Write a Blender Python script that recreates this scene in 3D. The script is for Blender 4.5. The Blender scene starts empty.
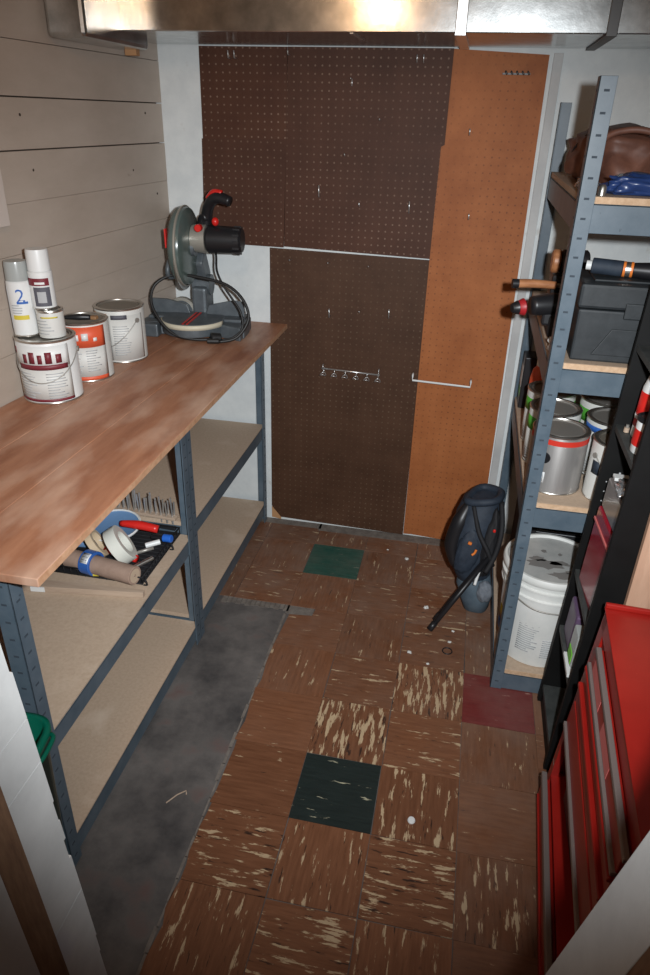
import bpy, bmesh, math, random
from mathutils import Vector, Matrix, Euler
random.seed(7)
SC = bpy.context.scene
COL = SC.collection
PI = math.pi
def R(a): return math.radians(a)

# ------------------------------------------------------------------ materials
def new_mat(name):
    m = bpy.data.materials.new(name); m.use_nodes = True
    nt = m.node_tree; b = nt.nodes['Principled BSDF']
    return m, nt, b
def rgb(c): return (c[0], c[1], c[2], 1)
def plain(name, c, rough=.5, metal=0, bump=0, bscale=200, spec=None):
    m, nt, b = new_mat(name)
    b.inputs['Base Color'].default_value = rgb(c); b.inputs['Roughness'].default_value = rough; b.inputs['Metallic'].default_value = metal
    if spec is not None: b.inputs['Specular IOR Level'].default_value = spec
    if bump:
        n = nt.nodes.new('ShaderNodeTexNoise'); n.inputs['Scale'].default_value = bscale
        tc = nt.nodes.new('ShaderNodeTexCoord'); nt.links.new(tc.outputs['Object'], n.inputs['Vector'])
        bp = nt.nodes.new('ShaderNodeBump'); bp.inputs['Strength'].default_value = bump; bp.inputs['Distance'].default_value = .002
        nt.links.new(n.outputs['Fac'], bp.inputs['Height']); nt.links.new(bp.outputs['Normal'], b.inputs['Normal'])
    return m
def mottled(name, c1, c2, scale=8, stretch=(1,1,1), rough=.6, lo=.35, hi=.65, c3=None, s3=40, lo3=.62, hi3=.7, metal=0, bump=.15, coord='Object', detail=6, st3=None):
    m, nt, b = new_mat(name); L = nt.links.new
    tc = nt.nodes.new('ShaderNodeTexCoord'); mp = nt.nodes.new('ShaderNodeMapping'); mp.inputs['Scale'].default_value = stretch
    L(tc.outputs[coord], mp.inputs['Vector'])
    n = nt.nodes.new('ShaderNodeTexNoise'); n.inputs['Scale'].default_value = scale; n.inputs['Detail'].default_value = detail; n.inputs['Roughness'].default_value = .65
    L(mp.outputs[0], n.inputs['Vector'])
    r = nt.nodes.new('ShaderNodeValToRGB'); r.color_ramp.elements[0].position = lo; r.color_ramp.elements[1].position = hi
    r.color_ramp.elements[0].color = rgb(c1); r.color_ramp.elements[1].color = rgb(c2); L(n.outputs['Fac'], r.inputs['Fac'])
    out = r.outputs['Color']
    if c3:
        mp3 = nt.nodes.new('ShaderNodeMapping'); mp3.inputs['Scale'].default_value = st3 or stretch; L(tc.outputs[coord], mp3.inputs['Vector'])
        n3 = nt.nodes.new('ShaderNodeTexNoise'); n3.inputs['Scale'].default_value = s3; n3.inputs['Detail'].default_value = 5; L(mp3.outputs[0], n3.inputs['Vector'])
        r3 = nt.nodes.new('ShaderNodeMapRange'); r3.inputs['From Min'].default_value = lo3; r3.inputs['From Max'].default_value = hi3; L(n3.outputs['Fac'], r3.inputs['Value'])
        mx = nt.nodes.new('ShaderNodeMix'); mx.data_type = 'RGBA'; L(r3.outputs[0], mx.inputs['Factor']); L(out, mx.inputs['A']); mx.inputs['B'].default_value = rgb(c3)
        out = mx.outputs['Result']
    L(out, b.inputs['Base Color']); b.inputs['Roughness'].default_value = rough; b.inputs['Metallic'].default_value = metal
    if bump:
        bp = nt.nodes.new('ShaderNodeBump'); bp.inputs['Strength'].default_value = bump; bp.inputs['Distance'].default_value = .003
        L(n.outputs['Fac'], bp.inputs['Height']); L(bp.outputs['Normal'], b.inputs['Normal'])
    return m

def pegboard_mat(name, c1, c2, dot, strong=1.0, scuff=None):
    """hardboard with a one inch grid of holes in the object's x/z plane"""
    m, nt, b = new_mat(name); L = nt.links.new; N = nt.nodes.new
    tc = N('ShaderNodeTexCoord')
    n = N('ShaderNodeTexNoise'); n.inputs['Scale'].default_value = 5; n.inputs['Detail'].default_value = 8; n.inputs['Roughness'].default_value = .7
    L(tc.outputs['Object'], n.inputs['Vector'])
    r = N('ShaderNodeValToRGB'); r.color_ramp.elements[0].position = .35; r.color_ramp.elements[1].position = .68
    r.color_ramp.elements[0].color = rgb(c1); r.color_ramp.elements[1].color = rgb(c2); L(n.outputs['Fac'], r.inputs['Fac'])
    col = r.outputs['Color']
    if scuff:
        n2 = N('ShaderNodeTexNoise'); n2.inputs['Scale'].default_value = 7; n2.inputs['Detail'].default_value = 9; n2.inputs['Roughness'].default_value = .75
        L(tc.outputs['Object'], n2.inputs['Vector'])
        mr = N('ShaderNodeMapRange'); mr.inputs['From Min'].default_value = .62; mr.inputs['From Max'].default_value = .95; L(n2.outputs['Fac'], mr.inputs['Value'])
        mx = N('ShaderNodeMix'); mx.data_type = 'RGBA'; L(mr.outputs[0], mx.inputs['Factor']); L(col, mx.inputs['A']); mx.inputs['B'].default_value = rgb(scuff); col = mx.outputs['Result']
    sx = N('ShaderNodeSeparateXYZ'); L(tc.outputs['Object'], sx.inputs[0])
    d = []
    for ax in ('X', 'Z'):
        a = N('ShaderNodeMath'); a.operation = 'DIVIDE'; L(sx.outputs[ax], a.inputs[0]); a.inputs[1].default_value = .0254
        f = N('ShaderNodeMath'); f.operation = 'FRACT'; L(a.outputs[0], f.inputs[0])
        s = N('ShaderNodeMath'); s.operation = 'SUBTRACT'; L(f.outputs[0], s.inputs[0]); s.inputs[1].default_value = .5
        p = N('ShaderNodeMath'); p.operation = 'MULTIPLY'; L(s.outputs[0], p.inputs[0]); L(s.outputs[0], p.inputs[1]); d.append(p)
    ad = N('ShaderNodeMath'); ad.operation = 'ADD'; L(d[0].outputs[0], ad.inputs[0]); L(d[1].outputs[0], ad.inputs[1])
    lt = N('ShaderNodeMath'); lt.operation = 'LESS_THAN'; L(ad.outputs[0], lt.inputs[0]); lt.inputs[1].default_value = .0155
    # how open each hole looks varies over the board
    n3 = N('ShaderNodeTexNoise'); n3.inputs['Scale'].default_value = 4; L(tc.outputs['Object'], n3.inputs['Vector'])
    m3 = N('ShaderNodeMapRange'); m3.inputs['From Min'].default_value = .35; m3.inputs['From Max'].default_value = .65
    m3.inputs['To Min'].default_value = .25 * strong; m3.inputs['To Max'].default_value = strong; L(n3.outputs['Fac'], m3.inputs['Value'])
    ml = N('ShaderNodeMath'); ml.operation = 'MULTIPLY'; L(lt.outputs[0], ml.inputs[0]); L(m3.outputs[0], ml.inputs[1])
    mx = N('ShaderNodeMix'); mx.data_type = 'RGBA'; L(ml.outputs[0], mx.inputs['Factor']); L(col, mx.inputs['A']); mx.inputs['B'].default_value = rgb(dot)
    L(mx.outputs['Result'], b.inputs['Base Color']); b.inputs['Roughness'].default_value = .6; b.inputs['Specular IOR Level'].default_value = .25
    return m

def tile_mat(name, c1, c2, streak, dark):
    """vinyl tile with worn wood grain; UV runs along the grain, the 'wear' colour attribute says how worn"""
    m, nt, b = new_mat(name); L = nt.links.new; N = nt.nodes.new
    uv = N('ShaderNodeUVMap'); uv.uv_map = 'grain'
    at = N('ShaderNodeAttribute'); at.attribute_name = 'wear'
    sep = N('ShaderNodeSeparateColor'); L(at.outputs['Color'], sep.inputs[0])
    def noise(sc, detail, rough, off=0):
        mp = N('ShaderNodeMapping'); mp.inputs['Scale'].default_value = sc; mp.inputs['Location'].default_value = (off, off, 0); L(uv.outputs[0], mp.inputs['Vector'])
        n = N('ShaderNodeTexNoise'); n.inputs['Scale'].default_value = 1; n.inputs['Detail'].default_value = detail; n.inputs['Roughness'].default_value = rough; L(mp.outputs[0], n.inputs['Vector']); return n
    base = noise((2.5, 24, 1), 6, .6)
    r = N('ShaderNodeValToRGB'); r.color_ramp.elements[0].position = .3; r.color_ramp.elements[1].position = .7
    r.color_ramp.elements[0].color = rgb(c1); r.color_ramp.elements[1].color = rgb(c2); L(base.outputs['Fac'], r.inputs['Fac'])
    # tone differs a little from tile to tile
    tone = N('ShaderNodeMix'); tone.data_type = 'RGBA'; tone.blend_type = 'MULTIPLY'; tone.inputs['Factor'].default_value = 1
    L(r.outputs['Color'], tone.inputs['A']); cg = N('ShaderNodeCombineColor')
    for k in range(3): L(sep.outputs[1], cg.inputs[k])
    L(cg.outputs[0], tone.inputs['B'])
    def mask(n, lo, hi):
        th = N('ShaderNodeMath'); th.operation = 'MULTIPLY_ADD'; L(sep.outputs[0], th.inputs[0]); th.inputs[1].default_value = .058; L(n.outputs['Fac'], th.inputs[2])
        mr = N('ShaderNodeMapRange'); mr.inputs['From Min'].default_value = lo; mr.inputs['From Max'].default_value = hi; L(th.outputs[0], mr.inputs['Value']); return mr
    dn = noise((3.2, 19, 1), 4, .6, 31); dm = mask(dn, .70, .76)
    mx = N('ShaderNodeMix'); mx.data_type = 'RGBA'; L(dm.outputs[0], mx.inputs['Factor']); L(tone.outputs['Result'], mx.inputs['A']); mx.inputs['B'].default_value = rgb(dark)
    sn = noise((2.3, 13, 1), 5, .66, 7); sm = mask(sn, .665, .70)
    mx2 = N('ShaderNodeMix'); mx2.data_type = 'RGBA'; L(sm.outputs[0], mx2.inputs['Factor']); L(mx.outputs['Result'], mx2.inputs['A']); mx2.inputs['B'].default_value = rgb(streak)
    # dusty film, more towards the back of the room
    n5 = noise((1.3, 1.3, 1), 6, .7, 53)
    dm2 = N('ShaderNodeMapRange'); dm2.inputs['From Min'].default_value = .35; dm2.inputs['From Max'].default_value = .8; dm2.inputs['To Max'].default_value = .8; L(n5.outputs['Fac'], dm2.inputs['Value'])
    dd = N('ShaderNodeMath'); dd.operation = 'MULTIPLY'; L(dm2.outputs[0], dd.inputs[0]); L(sep.outputs[2], dd.inputs[1])
    mx3 = N('ShaderNodeMix'); mx3.data_type = 'RGBA'; L(dd.outputs[0], mx3.inputs['Factor']); L(mx2.outputs['Result'], mx3.inputs['A']); mx3.inputs['B'].default_value = (.26, .2, .16, 1)
    L(mx3.outputs['Result'], b.inputs['Base Color']); b.inputs['Roughness'].default_value = .5
    bp = N('ShaderNodeBump'); bp.inputs['Strength'].default_value = .25; bp.inputs['Distance'].default_value = .002; L(base.outputs['Fac'], bp.inputs['Height']); L(bp.outputs['Normal'], b.inputs['Normal'])
    return m

M = {}
M['steel_blue'] = mottled('blue grey enamelled steel', (.072, .105, .135), (.105, .14, .172), 14, rough=.42, c3=(.035, .05, .065), s3=60, lo3=.7, hi3=.75, bump=.05)
M['slot'] = plain('dark slot', (.038, .052, .068), .8)
M['particle'] = mottled('particle board', (.45, .335, .24), (.52, .395, .29), 110, rough=.75, c3=(.62, .50, .39), s3=7, lo3=.6, hi3=.85, bump=.1)
M['particle_edge'] = mottled('particle board edge', (.50, .33, .2), (.62, .43, .28), 80, rough=.8)
M['ply'] = mottled('reddish plywood', (.27, .105, .052), (.43, .20, .11), 3.2, (5, .8, 1), rough=.5, c3=(.62, .43, .32), s3=5.0, lo3=.46, hi3=.78, st3=(1.6, .7, 1), bump=.1, detail=10)
M['ply_edge'] = mottled('plywood edge', (.42, .22, .12), (.55, .32, .19), 40, rough=.7)
M['white_wall'] = mottled('rough white painted wall', (.62, .655, .66), (.72, .75, .745), 9, rough=.75, c3=(.50, .48, .44), s3=14, lo3=.66, hi3=.8, bump=.5)
M['plank'] = mottled('off white painted planks', (.42, .35, .29), (.50, .425, .36), 3, (1, .7, 1.6), rough=.5, c3=(.32, .25, .2), s3=9, lo3=.70, hi3=.75, bump=.25)
M['gap'] = plain('dark gap', (.05, .035, .025), .9)
M['panel_white'] = plain('white painted panel', (.60, .53, .48), .5)
M['jamb'] = mottled('painted door jamb', (.42, .42, .415), (.52, .52, .51), 7, rough=.55, c3=(.40, .40, .46), s3=5, lo3=.64, hi3=.78, bump=.3)
M['jamb_brown'] = mottled('raw brown wood', (.11, .055, .03), (.2, .11, .06), 20, (4, 4, .6), rough=.8)
M['ceil'] = mottled('ceiling boards', (.16, .13, .11), (.22, .18, .15), 5, rough=.9)
M['concrete'] = mottled('bare dark concrete', (.045, .042, .042), (.155, .14, .13), 4.5, rough=.7, c3=(.115, .055, .047), s3=9, lo3=.58, hi3=.8, bump=.5, detail=10)
M['mortar'] = mottled('grey dried adhesive', (.13, .11, .095), (.21, .185, .16), 30, rough=.85)
M['tile'] = tile_mat('brown wood grain vinyl', (.132, .050, .022), (.205, .084, .040), (.49, .36, .22), (.035, .016, .01))
M['tile_black'] = tile_mat('black vinyl', (.008, .016, .015), (.018, .03, .028), (.42, .40, .28), (.005, .005, .005))
M['tile_green'] = tile_mat('green vinyl', (.012, .055, .042), (.026, .095, .072), (.2, .22, .17), (.01, .03, .02))
M['tile_red'] = tile_mat('red vinyl', (.115, .012, .012), (.16, .022, .02), (.4, .22, .18), (.06, .01, .01))
M['peg_dark'] = pegboard_mat('dark brown pegboard', (.058, .022, .012), (.082, .033, .019), (.27, .18, .13), .6)
M['peg_mid'] = pegboard_mat('reddish brown pegboard', (.062, .022, .012), (.086, .034, .018), (.30, .2, .15), .7)
M['peg_low'] = pegboard_mat('scuffed brown pegboard', (.056, .025, .013), (.084, .040, .022), (.19, .13, .085), .45, scuff=(.19, .12, .075))
M['peg_orange'] = pegboard_mat('orange brown pegboard', (.30, .094, .029), (.41, .142, .047), (.13, .045, .02), .7)
M['raw_edge'] = plain('torn hardboard edge', (.45, .24, .11), .8)
M['duct'] = mottled('galvanised sheet', (.45, .47, .47), (.68, .70, .70), 14, rough=.3, metal=1, bump=.12)
M['duct'].node_tree.nodes['Principled BSDF'].inputs['Roughness'].default_value = .22
M['duct_shiny'] = plain('bright cleat metal', (.85, .86, .86), .3, 1)
M['duct_dark'] = plain('dark duct seam', (.1, .1, .1), .5, .6)
M['black_wood'] = mottled('black laminate', (.0035, .0035, .0035), (.006, .006, .006), 10, rough=.6, bump=.03)
M['black_wood'].node_tree.nodes['Principled BSDF'].inputs['Specular IOR Level'].default_value = .25
M['black_shelf'] = mottled('dusty black laminate', (.03, .034, .033), (.06, .064, .062), 16, rough=.6, bump=.03)
M['red'] = mottled('red enamel', (.27, .009, .006), (.34, .014, .009), 5, rough=.36, c3=(.45, .07, .05), s3=70, lo3=.74, hi3=.78, bump=.03)
M['red_dark'] = plain('dark red enamel', (.2, .012, .01), .4)
M['trim'] = plain('brushed aluminium trim', (.24, .20, .185), .45, .4)
M['pink_label'] = plain('faded pink sticker', (.62, .16, .15), .6)
M['black'] = plain('black plastic', (.012, .012, .014), .4)
M['black_matte'] = plain('matte black', (.008, .008, .01), .75)
M['rubber'] = plain('black rubber', (.012, .012, .012), .5)
M['cast'] = mottled('grey cast metal', (.085, .10, .112), (.13, .15, .165), 20, rough=.45, metal=.25)
M['guard'] = mottled('grey green guard plastic', (.075, .105, .095), (.12, .155, .145), 5, rough=.22, bump=.05)
M['guard_light'] = plain('light machined metal', (.52, .50, .44), .4, .6)
M['saw_red'] = plain('bright red plastic', (.62, .02, .015), .35)
M['drill_red'] = plain('dull red plastic', (.36, .015, .02), .45)
M['packet_blue'] = plain('dark blue film', (.02, .045, .15), .3)
M['cream'] = plain('cream scale', (.6, .55, .42), .5)
M['clear'] = plain('dusty clear plastic', (.36, .38, .37), .25)
M['smoky'] = plain('smoky clear plastic', (.16, .14, .135), .2)
M['metal'] = plain('tin metal', (.62, .6, .56), .3, .95)
M['metal_dark'] = plain('dull metal', (.36, .34, .31), .42, .5)
M['hook'] = plain('zinc hook', (.75, .75, .74), .3, .8)
M['white'] = plain('white plastic', (.72, .73, .72), .4)
M['off_white'] = plain('off white paper label', (.62, .62, .59), .5)
M['grey_label'] = plain('pale grey print', (.40, .41, .42), .6)
M['print'] = plain('dark print', (.09, .09, .11), .6)
M['maroon'] = plain('maroon print', (.17, .02, .03), .5)
M['ring_red'] = plain('red ring', (.60, .035, .02), .45)
M['orange_red'] = plain('orange red label', (.68, .10, .04), .45)
M['brown_label'] = plain('brown label', (.28, .15, .07), .5)
M['blue_print'] = plain('blue print', (.03, .12, .42), .45)
M['blue'] = plain('blue plastic', (.02, .13, .55), .4)
M['light_blue'] = plain('pale blue plastic', (.13, .24, .42), .5)
M['navy'] = mottled('navy nylon', (.012, .020, .034), (.024, .036, .055), 30, rough=.7)
M['navy2'] = mottled('slate blue nylon', (.05, .075, .10), (.09, .125, .155), 12, rough=.75)
M['grey_cloth'] = mottled('grey mesh cloth', (.13, .15, .18), (.2, .22, .25), 60, rough=.85)
M['green'] = plain('green paint', (.08, .36, .04), .45)
M['green_plastic'] = plain('dark green plastic', (.0, .095, .058), .35)
M['yellow'] = plain('yellow print', (.62, .5, .05), .5)
M['orange'] = plain('orange plastic', (.75, .2, .03), .5)
M['can_grey'] = mottled('bare grey tin', (.30, .285, .275), (.38, .365, .35), 30, (1, 1, .1), rough=.38, metal=.55)
M['lid_dark'] = plain('dull lid', (.24, .215, .18), .45, .4)
M['bucket'] = mottled('white bucket plastic', (.66, .67, .64), (.76, .76, .73), 8, rough=.45)
M['lid_grey'] = mottled('scuffed lid plastic', (.36, .37, .36), (.48, .48, .46), 12, rough=.55)
M['stain'] = plain('dried grey paint', (.19, .18, .17), .8)
M['leather'] = mottled('brown leather', (.10, .040, .027), (.20, .085, .055), 9, rough=.55, bump=.5)
M['wood_handle'] = mottled('brown wooden handle', (.30, .12, .05), (.45, .2, .09), 12, (1, 6, 6), rough=.4)
M['board'] = mottled('bare reddish board', (.45, .26, .17), (.60, .38, .26), 6, (4, 4, .5), rough=.7)
M['kraft'] = mottled('brown kraft paper', (.30, .20, .15), (.38, .26, .20), 25, rough=.8)
M['kraft_end'] = plain('pale paper roll end', (.50, .38, .27), .8)
M['tape_cream'] = plain('cream tape', (.62, .48, .32), .5)
M['tape_white'] = plain('white tape', (.70, .70, .63), .4)
M['red_clear'] = plain('red translucent plastic', (.33, .014, .03), .2)
M['red_clear'].node_tree.nodes['Principled BSDF'].inputs['Transmission Weight'].default_value = .15
M['lath'] = mottled('bare lath', (.36, .26, .19), (.46, .35, .26), 8, (.5, 6, 6), rough=.75)
M['lime'] = plain('lime green print', (.2, .65, .05), .5)
M['violet'] = plain('dull violet plastic', (.11, .07, .13), .4)
M['toolbox'] = mottled('dark charcoal plastic', (.016, .02, .023), (.028, .033, .037), 25, rough=.5)
M['foil'] = plain('crumpled foil', (.7, .72, .74), .25, .8)

# ------------------------------------------------------------------ mesh builder
class MB:
    def __init__(s, off=(0,0,0)):
        s.bm = bmesh.new(); s.off = Vector(off); s.mats = []; s.m = 0; s.turned = False
    def mat(s, name):
        if name not in s.mats: s.mats.append(name)
        s.m = s.mats.index(name); return s
    def _fin(s, bm2, mtx=None, smooth=False):
        for f in bm2.faces: f.material_index = s.m; f.smooth = smooth
        if mtx is not None: bmesh.ops.transform(bm2, matrix=mtx, verts=bm2.verts)
        bmesh.ops.translate(bm2, vec=-s.off, verts=bm2.verts)
        me = bpy.data.meshes.new('t'); bm2.to_mesh(me); bm2.free(); s.bm.from_mesh(me); bpy.data.meshes.remove(me)
    def box(s, x0, x1, y0, y1, z0, z1, bev=0, rot=None, piv=None):
        b = bmesh.new(); bmesh.ops.create_cube(b, size=1)
        bmesh.ops.scale(b, vec=(x1-x0, y1-y0, z1-z0), verts=b.verts)
        if bev: bmesh.ops.bevel(b, geom=b.edges[:], offset=bev, segments=2, affect='EDGES', profile=.5)
        c = Vector(((x0+x1)/2, (y0+y1)/2, (z0+z1)/2))
        mt = Matrix.Translation(c)
        if rot:
            pv = Vector(piv) if piv else c
            mt = Matrix.Translation(pv) @ Euler(rot).to_matrix().to_4x4() @ Matrix.Translation(-pv) @ mt
        s._fin(b, mt); return s
    def prism(s, pts, vec, bev=0):
        """polygon of 3d points extruded along vec"""
        b = bmesh.new(); vs = [b.verts.new(p) for p in pts]; f = b.faces.new(vs)
        r = bmesh.ops.extrude_face_region(b, geom=[f]); bmesh.ops.translate(b, vec=vec, verts=[v for v in r['geom'] if isinstance(v, bmesh.types.BMVert)])
        bmesh.ops.recalc_face_normals(b, faces=b.faces)
        if bev: bmesh.ops.bevel(b, geom=b.edges[:], offset=bev, segments=2, affect='EDGES', profile=.5)
        s._fin(b); return s
    def cyl(s, p0, p1, r0, r1=None, n=24, bev=0, smooth=True):
        p0 = Vector(p0); p1 = Vector(p1); r1 = r0 if r1 is None else r1
        L = (p1-p0).length; q = (p1-p0).to_track_quat('Z', 'Y').to_matrix().to_4x4()
        prof = [(0, 0), (r0, 0), (r1, L), (0, L)]
        if bev: prof = [(0, 0), (r0-bev, 0), (r0, bev), (r1, L-bev), (r1-bev, L), (0, L)]
        return s.lathe(prof, n=n, mtx=Matrix.Translation(p0) @ q, smooth=False, sharp=True)
    def lathe(s, prof, n=32, c=(0,0,0), mtx=None, smooth=False, sharp=False):
        s.turned = True; b = bmesh.new(); rings = []
        for r, z in prof:
            if r < 1e-6: rings.append([b.verts.new((0, 0, z))])
            else: rings.append([b.verts.new((r*math.cos(2*PI*k/n), r*math.sin(2*PI*k/n), z)) for k in range(n)])
        for a, d in zip(rings, rings[1:]):
            for k in range(n):
                k2 = (k+1) % n
                if len(a) == 1 and len(d) == 1: continue
                if len(a) == 1: b.faces.new((a[0], d[k], d[k2]))
                elif len(d) == 1: b.faces.new((a[k], a[k2], d[0]))
                else: b.faces.new((a[k], a[k2], d[k2], d[k]))
        bmesh.ops.recalc_face_normals(b, faces=b.faces)
        for f in b.faces: f.material_index = s.m; f.smooth = True
        mt = mtx if mtx is not None else Matrix.Translation(Vector(c))
        bmesh.ops.transform(b, matrix=mt, verts=b.verts); bmesh.ops.translate(b, vec=-s.off, verts=b.verts)
        me = bpy.data.meshes.new('t'); b.to_mesh(me); b.free(); s.bm.from_mesh(me); bpy.data.meshes.remove(me)
        return s
    def tube(s, pts, r, n=8, closed=False, sub=6, radii=None):
        pts = [Vector(p) for p in pts]
        if sub > 1 and len(pts) > 2:       # Catmull-Rom
            out = []; rr = []; N = len(pts)
            rng = range(N) if closed else range(N-1)
            for i in rng:
                g = lambda k: pts[k % N] if closed else pts[max(0, min(N-1, k))]
                a, b_, c_, d = g(i-1), g(i), g(i+1), g(i+2)
                for t in range(sub):
                    u = t/sub
                    out.append(.5*((2*b_)+(-a+c_)*u+(2*a-5*b_+4*c_-d)*u*u+(-a+3*b_-3*c_+d)*u**3))
                    if radii: rr.append(radii[i]*(1-u)+radii[(i+1) % N]*u)
            if not closed:
                out.append(pts[-1])
                if radii: rr.append(radii[-1])
            pts = out; radii = rr if radii else None
        b = bmesh.new(); rings = []; up = None; N = len(pts)
        for i, p in enumerate(pts):
            if closed: t = pts[(i+1) % N]-pts[i-1]
            else: t = pts[min(i+1, N-1)]-pts[max(i-1, 0)]
            t.normalize()
            if up is None: up = t.orthogonal().normalized()
            else:
                up = (up-t*up.dot(t))
                up = up.normalized() if up.length > 1e-5 else t.orthogonal().normalized()
            w = t.cross(up); rad = radii[i] if radii else r
            rings.append([b.verts.new(p+(up*math.cos(2*PI*k/n)+w*math.sin(2*PI*k/n))*rad) for k in range(n)])
        for i in range(N if closed else N-1):
            a, d = rings[i], rings[(i+1) % N]
            for k in range(n): b.faces.new((a[k], a[(k+1) % n], d[(k+1) % n], d[k]))
        if not closed: b.faces.new(rings[0][::-1]); b.faces.new(rings[-1])
        bmesh.ops.recalc_face_normals(b, faces=b.faces)
        s._fin(b, None, True); return s
    def patch(s, c, r, z0, z1, a0, a1, th=.0008, seg=None, tilt=0):
        """thin curved label wrapped on an upright cylinder"""
        seg = seg or max(2, int(abs(a1-a0)/.15))
        b = bmesh.new(); inn = []; out = []
        for k in range(seg+1):
            a = a0+(a1-a0)*k/seg; dz = tilt*(k/seg)
            for lst, rr in ((inn, r-.0006), (out, r+th)):
                lst.append((b.verts.new((c[0]+rr*math.cos(a), c[1]+rr*math.sin(a), z0+dz)), b.verts.new((c[0]+rr*math.cos(a), c[1]+rr*math.sin(a), z1+dz))))
        for k in range(seg):
            b.faces.new((out[k][0], out[k+1][0], out[k+1][1], out[k][1]))
            b.faces.new((out[k][1], out[k+1][1], inn[k+1][1], inn[k][1])); b.faces.new((out[k][0], inn[k][0], inn[k+1][0], out[k+1][0]))
        for k in (0, seg): b.faces.new((out[k][0], out[k][1], inn[k][1], inn[k][0]))
        bmesh.ops.recalc_face_normals(b, faces=b.faces); s._fin(b, None, True); return s
    def blob(s, c, rad, seed=0, amp=.1, fr=6, flat=None, seg=24, rot=None):
        """lumpy rounded body, cloth or leather"""
        from mathutils import noise
        b = bmesh.new(); bmesh.ops.create_icosphere(b, subdivisions=4, radius=1)
        for v in b.verts:
            d = v.co.copy(); k = 1+amp*noise.noise(d*fr*.4+Vector((seed, 0, 0)))+amp*.5*noise.noise(d*fr+Vector((0, seed, 0)))
            e = Vector([math.copysign(abs(x)**.75, x) for x in d]) if flat else d
            v.co = Vector((e.x*rad[0], e.y*rad[1], e.z*rad[2]))*k
            if flat and v.co.z < -rad[2]*flat: v.co.z = -rad[2]*flat
        mt = Matrix.Translation(Vector(c))
        if rot: mt = mt @ Euler(rot).to_matrix().to_4x4()
        s._fin(b, mt, True); return s
    def build(s, name, parent=None, mod=None):
        me = bpy.data.meshes.new(name); s.bm.to_mesh(me); s.bm.free()
        for m in s.mats: me.materials.append(M[m])
        o = bpy.data.objects.new(name, me); COL.objects.link(o)
        if parent is not None: o.parent = parent
        else: o.location = s.off
        if s.turned:
            md = o.modifiers.new('es', 'EDGE_SPLIT'); md.split_angle = R(38)
        return o

def tag(o, label=None, cat=None, group=None, kind=None):
    if label: o['label'] = label
    if cat: o['category'] = cat
    if group: o['group'] = group
    if kind: o['kind'] = kind
    return o
def thing(name, label, cat, loc=(0,0,0), rz=0, group=None, rot=None):
    o = bpy.data.objects.new(name, None); COL.objects.link(o); o.empty_display_size = .05
    o.location = loc; o.rotation_euler = rot if rot else (0, 0, rz)
    return tag(o, label, cat, group)
def struct(o): o['kind'] = 'structure'; return o
def solo(mb, name, label, cat, group=None): return tag(mb.build(name), label, cat, group)
def wrap_text(mb, txt, c, r, z, a, size, th=.0009):
    """letters bent round an upright cylinder, centred at angle a"""
    cu = bpy.data.curves.new('t', 'FONT'); cu.body = txt; cu.size = size; cu.align_x = 'CENTER'; cu.extrude = .0003; cu.resolution_u = 2
    o = bpy.data.objects.new('t', cu); COL.objects.link(o)
    dg = bpy.context.evaluated_depsgraph_get(); me = bpy.data.meshes.new_from_object(o.evaluated_get(dg))
    b = bmesh.new(); b.from_mesh(me)
    for v in b.verts:
        x, y, zz = v.co; ang = a+x/r; rr = r+th+zz
        v.co = (c[0]+rr*math.cos(ang), c[1]+rr*math.sin(ang), z+y)
    mb._fin(b); bpy.data.objects.remove(o); bpy.data.curves.remove(cu); bpy.data.meshes.remove(me)

YW = 1.5477            # inner face of the back wall
def XL(y): return -.878-.082*(YW-y)     # the plank wall is a little out of square
LA = math.atan(.082)

# ------------------------------------------------------------------ the room
T = .2286
# floor: concrete slab and the vinyl tiles glued on it
fb = MB().mat('concrete'); fb.box(-1.3, 1.4, -2.6, YW+.1, -.06, 0)
bm = fb.bm
uvl = bm.loops.layers.uv.new('grain'); cl = bm.loops.layers.float_color.new('wear')
wear = {(0,0):.35,(0,1):2.1,(1,2):2.0,(0,2):1.0,(1,1):1.1,(1,0):1.25,(1,-1):1.7,(0,-1):1.0,(-1,-1):1.5,(2,-1):1.3,(0,-2):1.5,(2,0):.3,(2,1):.5,(1,3):.9,(1,4):1.2,(1,5):1.0,
        (-1,1):.3,(-1,0):.5,(-1,2):.6,(0,3):.7,(0,4):.9,(-1,3):.3,(-1,-2):1.2,(1,-2):1.0,(2,3):.5,(2,2):.1,(-1,5):.2,(3,1):.3,(-2,4):.9,(-2,5):.5,(-1,4):.8,(0,5):.9,(1,6):.8}
def add_tile(x0, x1, y0, y1, matn, horiz, w, tone, dust, clip=None):
    fb.mat(matn); z = .003
    ox, oy = random.uniform(0, 50), random.uniform(0, 50)
    j = lambda: random.uniform(-.0012, .0012)
    poly = clip or [(x0+j(), y0+j()), (x1+j(), y0+j()), (x1+j(), y1+j()), (x0+j(), y1+j())]
    top = [bm.verts.new((p[0], p[1], z)) for p in poly]; bot = [bm.verts.new((p[0], p[1], .0)) for p in poly]
    fs = [bm.faces.new(top)]
    n = len(poly)
    for k in range(n): fs.append(bm.faces.new((bot[k], bot[(k+1) % n], top[(k+1) % n], top[k])))
    for f in fs:
        f.material_index = fb.m
        for l in f.loops:
            x, y = l.vert.co.x, l.vert.co.y
            u, v = (x, y) if horiz else (y, x)
            l[uvl].uv = (u/T+ox, v/T+oy); l[cl] = (w, tone, dust, 1)
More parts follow.
